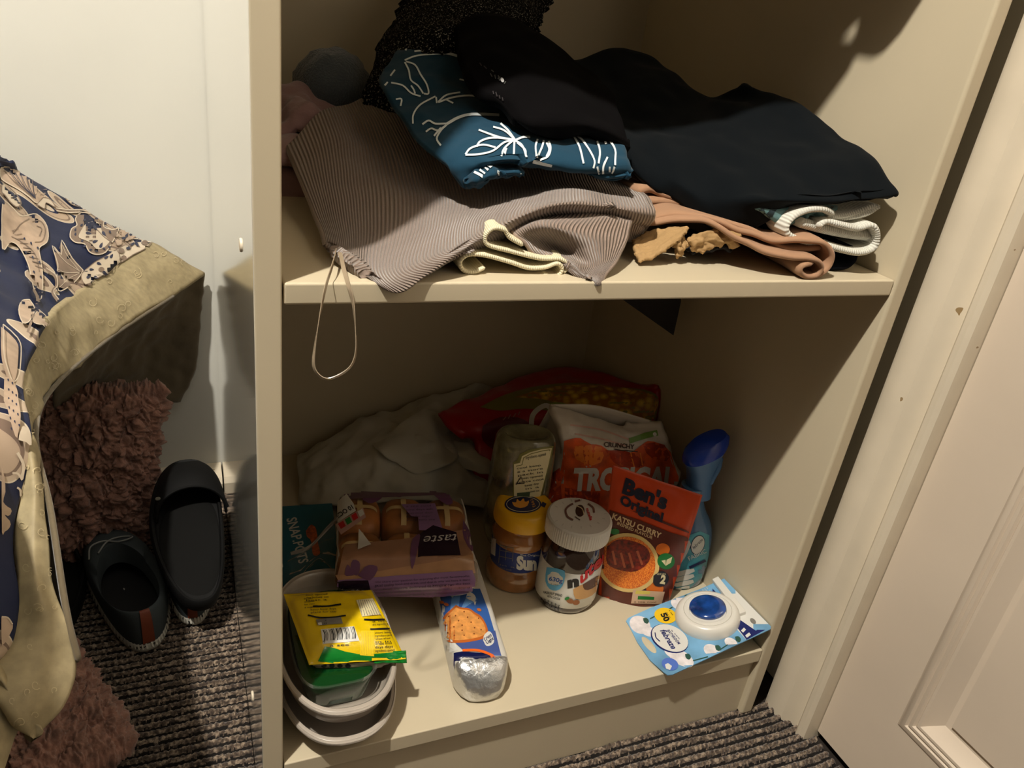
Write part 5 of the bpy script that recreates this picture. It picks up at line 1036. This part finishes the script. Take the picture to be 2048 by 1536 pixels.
def quilt():
    H_ = [(408, 546, .695), (345, 590, .63), (280, 625, .565), (225, 668, .51), (160, 722, .44), (110, 765, .39), (80, 812, .34), (66, 862, .30), (78, 935, .25), (95, 1020, .20), (110, 1120, .14), (126, 1220, .10), (150, 1320, .07), (132, 1400, .05), (70, 1480, .03), (0, 1560, .01)]
    S_ = [(305, 484, .69), (255, 508, .64), (205, 548, .585), (160, 582, .53), (118, 618, .46), (80, 655, .41), (52, 715, .36), (42, 790, .32), (48, 860, .27), (44, 950, .22), (30, 1050, .16), (32, 1140, .12), (28, 1220, .09), (5, 1290, .07), (-50, 1340, .05), (-120, 1400, .03)]
    YN = (.695, .60, .50, .41, .30, .20, .11, .05, .0, -.03, -.06, -.09, -.11, -.13, -.15, -.17); DY = [n_-q[2] for n_, q in zip(YN, H_)]
    mv = lambda R_: [(q[0], q[1], q[2]+d_) for q, d_ in zip(R_, DY)]
    H_, S_ = mv(H_), mv(S_)
    mid = [tuple(np.array(a)*.5+np.array(b)*.5+np.array((0, 0, -.006))) for a, b in zip(H_, S_)]
    U1 = [(255, 460, .685), (200, 478, .64), (150, 505, .58), (100, 540, .52), (55, 580, .45), (15, 630, .39), (-15, 690, .34), (-25, 780, .29), (-30, 860, .24), (-40, 950, .19), (-50, 1040, .13), (-60, 1120, .10), (-75, 1190, .07), (-110, 1240, .05), (-160, 1290, .03), (-220, 1340, .01)]
    U2 = [(150, 410, .67), (100, 425, .62), (55, 450, .56), (0, 490, .49), (-45, 530, .42), (-80, 580, .36), (-105, 650, .30), (-120, 740, .25), (-130, 830, .20), (-145, 920, .15), (-160, 1000, .10), (-175, 1080, .07), (-190, 1140, .04), (-220, 1200, .02), (-270, 1240, .0), (-330, 1280, -.02)]
    U3 = [(40, 348, .64), (0, 345, .59), (-50, 370, .53), (-100, 400, .46), (-150, 440, .39), (-185, 490, .33), (-210, 560, .27), (-225, 650, .22), (-240, 740, .17), (-250, 830, .12), (-265, 910, .07), (-280, 980, .04), (-300, 1040, .01), (-330, 1100, -.01), (-380, 1140, -.03), (-440, 1180, -.05)]
    U4 = [(-40, 318, .60), (-100, 310, .55), (-160, 330, .49), (-220, 360, .42), (-270, 400, .35), (-300, 450, .29), (-330, 520, .23), (-345, 610, .18), (-360, 700, .13), (-370, 790, .08), (-385, 870, .03), (-400, 940, .0), (-420, 1000, -.03), (-450, 1060, -.05), (-500, 1100, -.07), (-560, 1140, -.09)]
    U1, U2, U3, U4 = mv(U1), mv(U2), mv(U3), mv(U4)
    ext = lambda R_, x, z: R_+[('w', x, -.55, z), ('w', x-.02, -1.30, z-.02)]
    W1 = [('w', -.62+.006*k, .66-.056*k, .56) for k in range(16)]; W2 = [('w', -1.45, .66-.056*k, .54) for k in range(16)]
    H_x, mid_x, S_x = ext(H_, -.24, .30), ext(mid, -.25, .34), ext(S_, -.27, .38); U1, U2, U3, U4 = ext(U1, -.31, .47), ext(U2, -.36, .52), ext(U3, -.41, .545), ext(U4, -.48, .55); W1, W2 = ext(W1, -.65, .55), ext(W2, -1.45, .54)
    wr = [(.010, 9, 9, 9, 6), (.005, 26, 26, 26, 2)]
    band = patch('border_band', [H_x, mid_x, S_x], m_edge, n=150, m=24, th=.007, wr=[(.006, 16, 16, 16, 6), (.003, 40, 40, 40, 2)])
    top = patch('floral_panel', [S_x, U1, U2, U3, U4, W1, W2], m_blue, n=150, m=110, th=.007, wr=wr)
    lin_ = patch('lining', [[(407, 549, .70), (345, 592, .66), (270, 632, .62), (190, 700, .58), (110, 770, .54)],
        [(400, 620, .702), (335, 650, .68), (260, 690, .65), (190, 750, .60), (120, 820, .56)],
        [(392, 720, .702), (330, 740, .69), (260, 760, .67), (190, 800, .62), (130, 850, .58)],
        [(362, 806, .70), (310, 800, .69), (250, 800, .67), (190, 830, .64), (140, 880, .60)]], m_line, n=60, m=60, th=.006, wr=[(.010, 26, 10, 10, 2), (.003, 60, 60, 60, 3)])
    lin2 = patch('lining', [[H_[1], H_[3], H_[5], H_[7], H_[9], H_[11], H_[12]], [tuple(np.array(H_[k])+np.array((-12, 2, .05))) for k in (1, 3, 5, 7, 9, 11, 12)], [tuple(np.array(H_[k])+np.array((-70, -10, .10))) for k in (1, 3, 5, 7, 9, 11, 12)]], m_line, n=60, m=20, th=.004)
    pt = Print([top, band], 'woven_flowers', cell=7, base=.0012, step=.00025, parent=top)
    f1 = flat('flower_beige', (172, 150, 130), .5, var=(60, .08)); f2 = flat('flower_pale', (196, 182, 162), .5); f3 = flat('flower_taupe', (122, 104, 90), .5, var=(60, .1)); nvy = flat('seed_navy', (28, 36, 66), .5)
    z = lambda l: [(x*.2995, 320+y*.2995) for x, y in l]
    def leaf(c, l, w_, a, m_):
        T = np.linspace(0, 2*pi, 14, endpoint=False); pt.poly([(c[0]+l*cos(t)*cos(a)-w_*sin(t)*abs(sin(t/2))*sin(a), c[1]+l*cos(t)*sin(a)+w_*sin(t)*abs(sin(t/2))*cos(a)) for t in T], m_)
    def shape(l, fill, edge=f2, w_=2.2, sm=3, cell=None):
        pt.poly(z(l), fill, smooth=sm); pt.line(z(l+[l[0]]), w_, edge, smooth=3)
    # big scalloped flower head
    shape([(745, 555), (700, 620), (640, 635), (590, 615), (560, 565), (500, 555), (465, 520), (475, 465), (510, 440), (500, 395), (540, 355), (600, 360), (650, 350), (690, 400), (690, 450), (750, 470), (790, 460), (770, 510)], f3)
    pt.poly(z([(730, 550), (690, 590), (640, 600), (600, 560), (560, 540), (520, 520), (540, 470), (570, 430), (620, 415), (660, 430), (680, 490)]), f2, smooth=3)
    for x, y, a in ((630, 460, .9), (585, 495, .2), (690, 500, .9), (630, 550, -.3), (670, 575, -1.1)): 
        c = z([(x, y)])[0]; leaf(c, 6, 4, a, nvy)
    pt.line(z([(745, 560), (690, 520), (640, 470)]), 1.4, f3); 
    for x, y in ((540, 440), (560, 405), (600, 395), (640, 395), (500, 500), (500, 470), (545, 545), (560, 580), (600, 605), (640, 615), (690, 600), (725, 590), (700, 430), (730, 490), (770, 450)): leaf(z([(x, y)])[0], 3.4, 2.6, x*.01, nvy)
    # flower at upper left, fan leaves, stems
    shape([(310, 170), (290, 250), (240, 290), (190, 250), (120, 200), (30, 150), (0, 120), (0, 50), (80, 60), (180, 100), (250, 130)], f1)
    pt.line([z([(20+i*38, 70+i*14), (90+i*26, 150+i*16), (220+i*4, 260-i*6)]) for i in range(6)], 1.4, f3); pt.line([z([(60+i*38, 80+i*14), (130+i*22, 170+i*10), (230, 262)]) for i in range(5)], 1, nvy)
    shape([(0, 150), (60, 200), (110, 250), (130, 300), (100, 320), (60, 290), (20, 240), (0, 220)], f2, f3); pt.line([z([(50+i*14, 215+i*18), (80+i*10, 235+i*16)]) for i in range(5)], 2.4, nvy, smooth=0)
    shape([(280, 255), (330, 270), (360, 320), (300, 290), (290, 330), (250, 310), (240, 300)], f2, f3, 1.5)
    pt.line(z([(370, 330), (450, 345), (530, 345), (620, 350)]), 7, f3); pt.line(z([(370, 326), (450, 338), (530, 340), (620, 348)]), 2, f2); pt.line(z([(370, 345), (450, 358), (540, 355)]), 2, f2)
    shape([(430, 260), (480, 270), (540, 310), (520, 315), (470, 300)], f2, f3, 1.5)
    shape([(160, 380), (230, 370), (290, 430), (310, 500), (300, 560), (250, 600), (260, 680), (270, 780), (265, 900), (240, 960), (200, 840), (180, 720), (120, 600), (60, 560), (0, 600), (0, 300), (60, 320), (120, 380)], f1)
    pt.line([z([(200, 420), (260, 420), (290, 480), (270, 550), (220, 560)]), z([(230, 450), (265, 470), (250, 520)]), z([(70, 500), (120, 440), (180, 400)]), z([(60, 520), (130, 560), (220, 640), (250, 760)])], 1.8, f3)
    pt.line([z([(60+i*20, 480+i*30), (110+i*22, 470+i*34)]) for i in range(9)], 1.4, f3, smooth=0)
    for i in range(12): leaf(z([(150+(i % 3)*42+i*3, 540+i*32)])[0], 3.4, 2.4, 1.2, nvy)

    # pointed fan leaf
    shape([(545, 745), (470, 660), (405, 545), (400, 640), (340, 580), (375, 700), (370, 770), (380, 880), (440, 860), (510, 800)], f3, f2, 2, sm=1)
    pt.line([z([(520, 750), (430, 690), (350, 600)]), z([(520, 752), (440, 650), (408, 580)]), z([(520, 760), (430, 760), (375, 740)]), z([(520, 765), (450, 800), (385, 860)])], 1, f2)
    # paisley band beside the seam
    shape([(760, 610), (850, 560), (930, 490), (1010, 545), (960, 600), (880, 640), (800, 690), (770, 660)], f2, f3, 1.6)
    shape([(560, 740), (620, 690), (700, 650), (770, 610), (790, 690), (720, 750), (640, 800), (560, 840), (530, 780)], f2, f3, 1.6)
    shape([(760, 540), (790, 460), (850, 440), (920, 480), (900, 520), (840, 550), (780, 580)], f1, f3, 1.6)
    for x, y, a in ((860, 580, -1), (880, 570, -.6), (905, 560, -1.2), (850, 600, .2), (915, 580, .6), (840, 510, -1), (870, 500, -.8), (820, 530, -.3), (700, 660, -.5), (735, 650, -1), (650, 700, .4), (600, 740, 0), (580, 790, -.5), (630, 795, .5), (690, 760, .2)): leaf(z([(x, y)])[0], 5, 3.6, a, nvy)
    for x, y in ((800, 615), (965, 560), (665, 740), (820, 660)): pt.oval(*z([(x, y)])[0], 6, 5, f3)
    # lower stems and leaves
    pt.line(z([(290, 740), (350, 790), (360, 850), (335, 900), (380, 970)]), 6, f3); pt.line(z([(290, 735), (355, 785), (366, 850), (340, 895), (388, 965)]), 1.8, f2)
    shape([(180, 950), (130, 960), (110, 1020), (140, 1110), (190, 1090), (215, 1010)], f1); shape([(240, 1020), (300, 1080), (270, 1120), (210, 1110), (215, 1060)], f1, f2, 1.5); pt.line(z([(200, 880), (230, 960), (200, 1080), (170, 1180)]), 5, f3)
    shape([(0, 1120), (60, 1170), (110, 1230), (115, 1300), (100, 1450), (60, 1500), (20, 1400), (0, 1300)], f1); 
    Y = lambda l: [(x*.2475, 760+y*.2475) for x, y in l]
    pt.poly(Y([(0, 0), (60, 20), (110, 120), (140, 300), (120, 420), (100, 490), (60, 380), (30, 260), (0, 200)]), f1, smooth=2)
    for i in range(16): leaf(Y([(30+(i % 3)*32+i*2, 30+i*26)])[0], 3, 2, 1.3, nvy)
    pt.poly(Y([(130, 430), (150, 400), (190, 430), (210, 500), (205, 545), (160, 510), (110, 500)]), f2, smooth=2); pt.line(Y([(130, 590), (160, 640), (180, 700), (165, 800)]), 6, f2); pt.line(Y([(85, 755), (130, 760), (165, 810)]), 4, f2); pt.line(Y([(125, 870), (150, 890), (155, 940)]), 4, f2)
    pt.poly(Y([(0, 700), (20, 780), (30, 900), (10, 980), (40, 1020), (80, 1050), (60, 1100), (20, 1090), (70, 1150), (60, 1200), (20, 1230), (0, 1220)]), f1, smooth=2)
    pt.poly([(0, 1235), (12, 1236), (22, 1250), (20, 1262), (10, 1280), (0, 1290)], f1, smooth=2); pt.line([(0, 1235), (12, 1237), (21, 1250)], 3, f2)
    pt.done()
    ptb = Print([band], 'damask_swirls', cell=9, base=.0012, step=.0001, parent=band); sw = flat('damask_sheen', (182, 166, 130), .3)
    rnd = random.Random(5)
    for k in range(60):
        t = rnd.random()*14; i = int(t); f = t-i; s_ = rnd.uniform(.15, .85)
        c = (np.array(H_[i][:2])*(1-f)+np.array(H_[i+1][:2])*f)*s_+(np.array(S_[i][:2])*(1-f)+np.array(S_[i+1][:2])*f)*(1-s_); r_ = rnd.uniform(5, 11); a0 = rnd.uniform(0, 6)
        ptb.line([(c[0]+r_*(1-q/14)*cos(a0+q*.6), c[1]+r_*(1-q/14)*sin(a0+q*.6)) for q in range(10)], 1.1, sw, smooth=1)
    ptb.done()
    thing('bedspread', 'quilted blue floral bedspread with beige border hanging off the bed', 'bedspread', [top, band, lin_, lin2])
quilt()
a = box('bed_base', (-1.55, -1.35, .02), (-.46, .68, .26), M('grey_divan_cloth', (90, 88, 86), .9), bev=.01)
b = box('mattress', (-1.55, -1.35, .262), (-.46, .66, .50), M('mattress_ticking', (190, 186, 178), .9), bev=.03)
thing('bed', 'divan bed with mattress under the floral bedspread at the left', 'bed', [a, b])
m_fluff = M('pink_sherpa', (140, 102, 87), .95, sheen=.2, bump=(420, .6, .002), var=(70, .15))
fw = [(.010, 12, 8, 26, 4), (-.008, 45, 45, 60, 8), (-.005, 110, 110, 130, 3)]
m_=.0
a = pillow('sherpa_cushion', [P(60, 782, y=.60), P(322, 775, y=.60), P(282, 1104, y=.56), P(85, 1125, y=.54)], .10, m_fluff, n=170, m=170, ex=(.32, .32), wr=(.012, 34), seed=2)
fluff(a, (.008, .007, .005), (38, 95, 220), 4)
tag(rebase(a), 'dusty pink fluffy cushion wedged upright against the wall behind the shoes', 'cushion')
w_ = lambda x, y, z_: ('w', *P(x, y, z=z_))
b = pillow('sherpa_cushion', [P(20, 1290, z=.05), P(150, 1322, z=.045), P(262, 1490, z=.05), P(-60, 1660, z=.07)], .085, m_fluff, n=160, m=160, ex=(.4, .4), wr=(.008, 30), seed=6)
fluff(b, (.005, .006, .005), (40, 105, 230), 9)
tag(rebase(b), 'dusty pink fluffy cushion lying on the carpet under the beige border', 'cushion')
# shoes
def place(pts, A, B, up=(0, 0, 1)):
    """local (u,v,z), v from heel 0 to toe 1 along A->B"""
    A, B = np.array(A, float), np.array(B, float); L = np.linalg.norm(B-A); v = (B-A)/L; u = np.cross(v, up); u /= np.linalg.norm(u); n = np.cross(u, v)
    pts = np.asarray(pts); return A+pts[..., :1]*u+pts[..., 1:2]*L*v+pts[..., 2:3]*n
def outline(t, wd, k=0.0):
    c, s_ = np.cos(t), np.sin(t); v = .5-.5*c; hw_ = wd/2*np.sign(s_)*np.abs(s_)**.8*(.80+.26*v-.0*v*v); return hw_+k*.008*np.sin(v*pi), v
def espadrille(A, B, wd, label, k=1):
    t = np.linspace(0, 2*pi, 72, endpoint=False); ou, ov = outline(t, wd, k)
    m_up = M('slate_canvas', (62, 68, 70), .9, spec=.2, bump=(800, .3, .0005)); m_in = M('shoe_lining', (16, 15, 15), .9); m_rope = M('rope_white', (176, 172, 160), .8, fleck=(150, .6, (40, 38, 34))); m_tan = M('tan_leather', (112, 48, 20), .6)
    ru, rv = .0+np.sin(t)*wd*.37, .36-np.cos(t)*.31; rz = .052+.012*np.cos(t)**2+.006*(rv > .5)
    S = []
    for s_ in np.linspace(0, 1, 14):
        g = s_**1.9; h_ = np.sin(s_*pi/2)**.9; S.append(np.stack([ou*(1-g)+ru*g+np.sign(ou)*.002*sin(pi*s_), ov*(1-g)+rv*g, .014+(rz-.014)*h_], -1))
    for s_ in (.03, .25, .6): S.append(np.stack([ru*(1-s_*.12), .36+(rv-.36)*(1-s_*.10), rz*(1-s_)+.016*s_], -1))
    up = grid_closed('canvas_upper', place(np.array(S), A, B), m_up, caps=False)
    ins = grid_closed('insole', place(np.array([np.stack([ou*q, .5+(ov-.5)*q, np.full(72, .0165)], -1) for q in (.93, .5, .02)]), A, B), m_in, caps=False)
    so = grid_closed('rope_sole', place(np.array([np.stack([ou*q, .5+(ov-.5)*(1+(q-1)*.4), np.full(72, z_)], -1) for q, z_ in ((.96, 0), (1.03, .003), (1.05, .008), (1.03, .013), (.97, .015))]), A, B), m_rope)
    V, F = [], []
    for i in range(64):
        a_ = 2*pi*(i+.5)/64; 
        for j, (da, dz, q) in enumerate(((-.028, .015, 1.03), (.012, .015, 1.03), (.030, .007, 1.075), (-.010, .007, 1.075))):
            u_, v_ = outline(np.array([a_+da]), wd, k); V.append(place(np.array([[u_[0]*q, .5+(v_[0]-.5)*(1+(q-1)*.4), dz+.0015]]), A, B)[0])
        F.append((4*i, 4*i+1, 4*i+2, 4*i+3))
    stt = mesh('blanket_stitch', V, F, M('stitch_white', (196, 192, 180), .7), so, smooth=False); stt['kind'] = 'stuff'
    V = []; 
    for s_ in np.linspace(.02, 1, 10):
        g = s_**1.9; h_ = sin(s_*pi/2)**.9
        for q in (-.105, .105):
            tt = np.array([q*(1.25-.3*s_)]); u0, v0 = outline(tt*1.0, wd, k); r0u, r0v = np.sin(tt)*wd*.37, .36-np.cos(tt)*.31
            V.append(place(np.array([[np.sin(tt[0])*wd*.62, (v0[0]*(1-g)+r0v[0]*g)-.012, .015+(.066-.015)*h_]]), A, B)[0])
    for q in (-1, 1): V.append(place(np.array([[q*wd*.055, .056, .045]]), A, B)[0])
    tb_ = mesh('heel_tab', V, [(2*i, 2*i+1, 2*i+3, 2*i+2) for i in range(10)], m_tan); 
    lc = place(np.array([[-.034, .64, .060], [-.028, .69, .072], [-.010, .70, .074], [.008, .665, .072], [.026, .68, .070], [.026, .72, .066], [.008, .71, .072], [-.008, .68, .074], [-.022, .63, .068]]), A, B)
    la = tube('lace', lc, .0012, M('lace_grey', (128, 128, 124), .7), n=6)
    return thing('espadrille', label, 'shoe', [up, ins, so, tb_, la], 'pair of grey espadrilles')
def clog(A, B, wd, label, k=1, upv=(0, 0, 1)):
    t = np.linspace(0, 2*pi, 72, endpoint=False); ou, ov = outline(t, wd, k); m_r = M('black_rubber_foam', (10, 10, 10), .7, spec=.2, bump=(300, .2, .0006)); m_f = M('footbed_foam', (14, 14, 13), .85, spec=.15, bump=(90, .2, .001))
    so = grid_closed('sole', place(np.array([np.stack([ou*q, .5+(ov-.5)*(1+(q-1)*.5), np.full(72, z_)+.010*np.clip(ov-.75, 0, 1)], -1) for q, z_ in ((.92, 0), (1.0, .004), (1.02, .016), (1.0, .024), (.96, .0265), (.90, .025), (.86, .019), (.5, .017), (.02, .017))]), A, B, upv), m_r)
    ft = grid_closed('footbed', place(np.array([np.stack([ou*q, .40+(ov-.5)*q*.80, np.full(72, z_)], -1) for q, z_ in ((.84, .0185), (.80, .0198), (.5, .0192), (.02, .019))]), A, B, upv), m_f)
    G = []
    for a_ in np.linspace(0, 1, 26):          # strap over the toes: arch across the width, back edge to toe
        row = []
        for v_ in np.linspace(0, 1, 18):
            vv = (.58+.10*sin(pi*a_))+v_*(.965-(.58+.10*sin(pi*a_))); wloc = wd/2*(.80+.26*vv)*(max(0, 1-(2*vv-1)**2))**.4
            row.append((-cos(pi*a_)*wloc*1.0, vv, .022+.042*sin(pi*a_)**.75*(1-.75*v_**2.2)))
        G.append(row)
    G = place(np.array(G), A, B, upv); stp = shell(G, .004, 'toe_upper', m_r, None, 1)
    ed = tube('upper_rim', G[:, 0][::3], .0028, m_r, n=8, res=3)
    bt = lathe('rivet', 0, 0, 0, [(.0001, 0), (.004, .0002), (.0035, .0015), (.0001, .002)], M('rivet_grey', (110, 108, 96), .4), n=16)
    p_ = G[4, 2]; 
    for v in bt.data.vertices: v.co += Vector(p_+np.array([-.001, -.001, .001]))
    return thing('clog', label, 'shoe', [so, ft, stp, ed, bt], 'pair of black clogs')
e1 = espadrille((-.136, .318, .003), (-.205, .550, .003), .096, 'grey espadrille with tan heel tab standing free in front of the cushion')
e2 = espadrille((-.080, .352, .003), (-.060, .625, .003), .080, 'grey espadrille lying underneath the black clog', -1)
clog(P(406, 1224, z=.050), P(372, 940, z=.135), .104, 'black foam clog lying on top of the other grey espadrille', -1)
clog((-.262, .345, .003), (-.285, .60, .003), .095, 'black foam clog half hidden behind the beige bedspread border', 1)
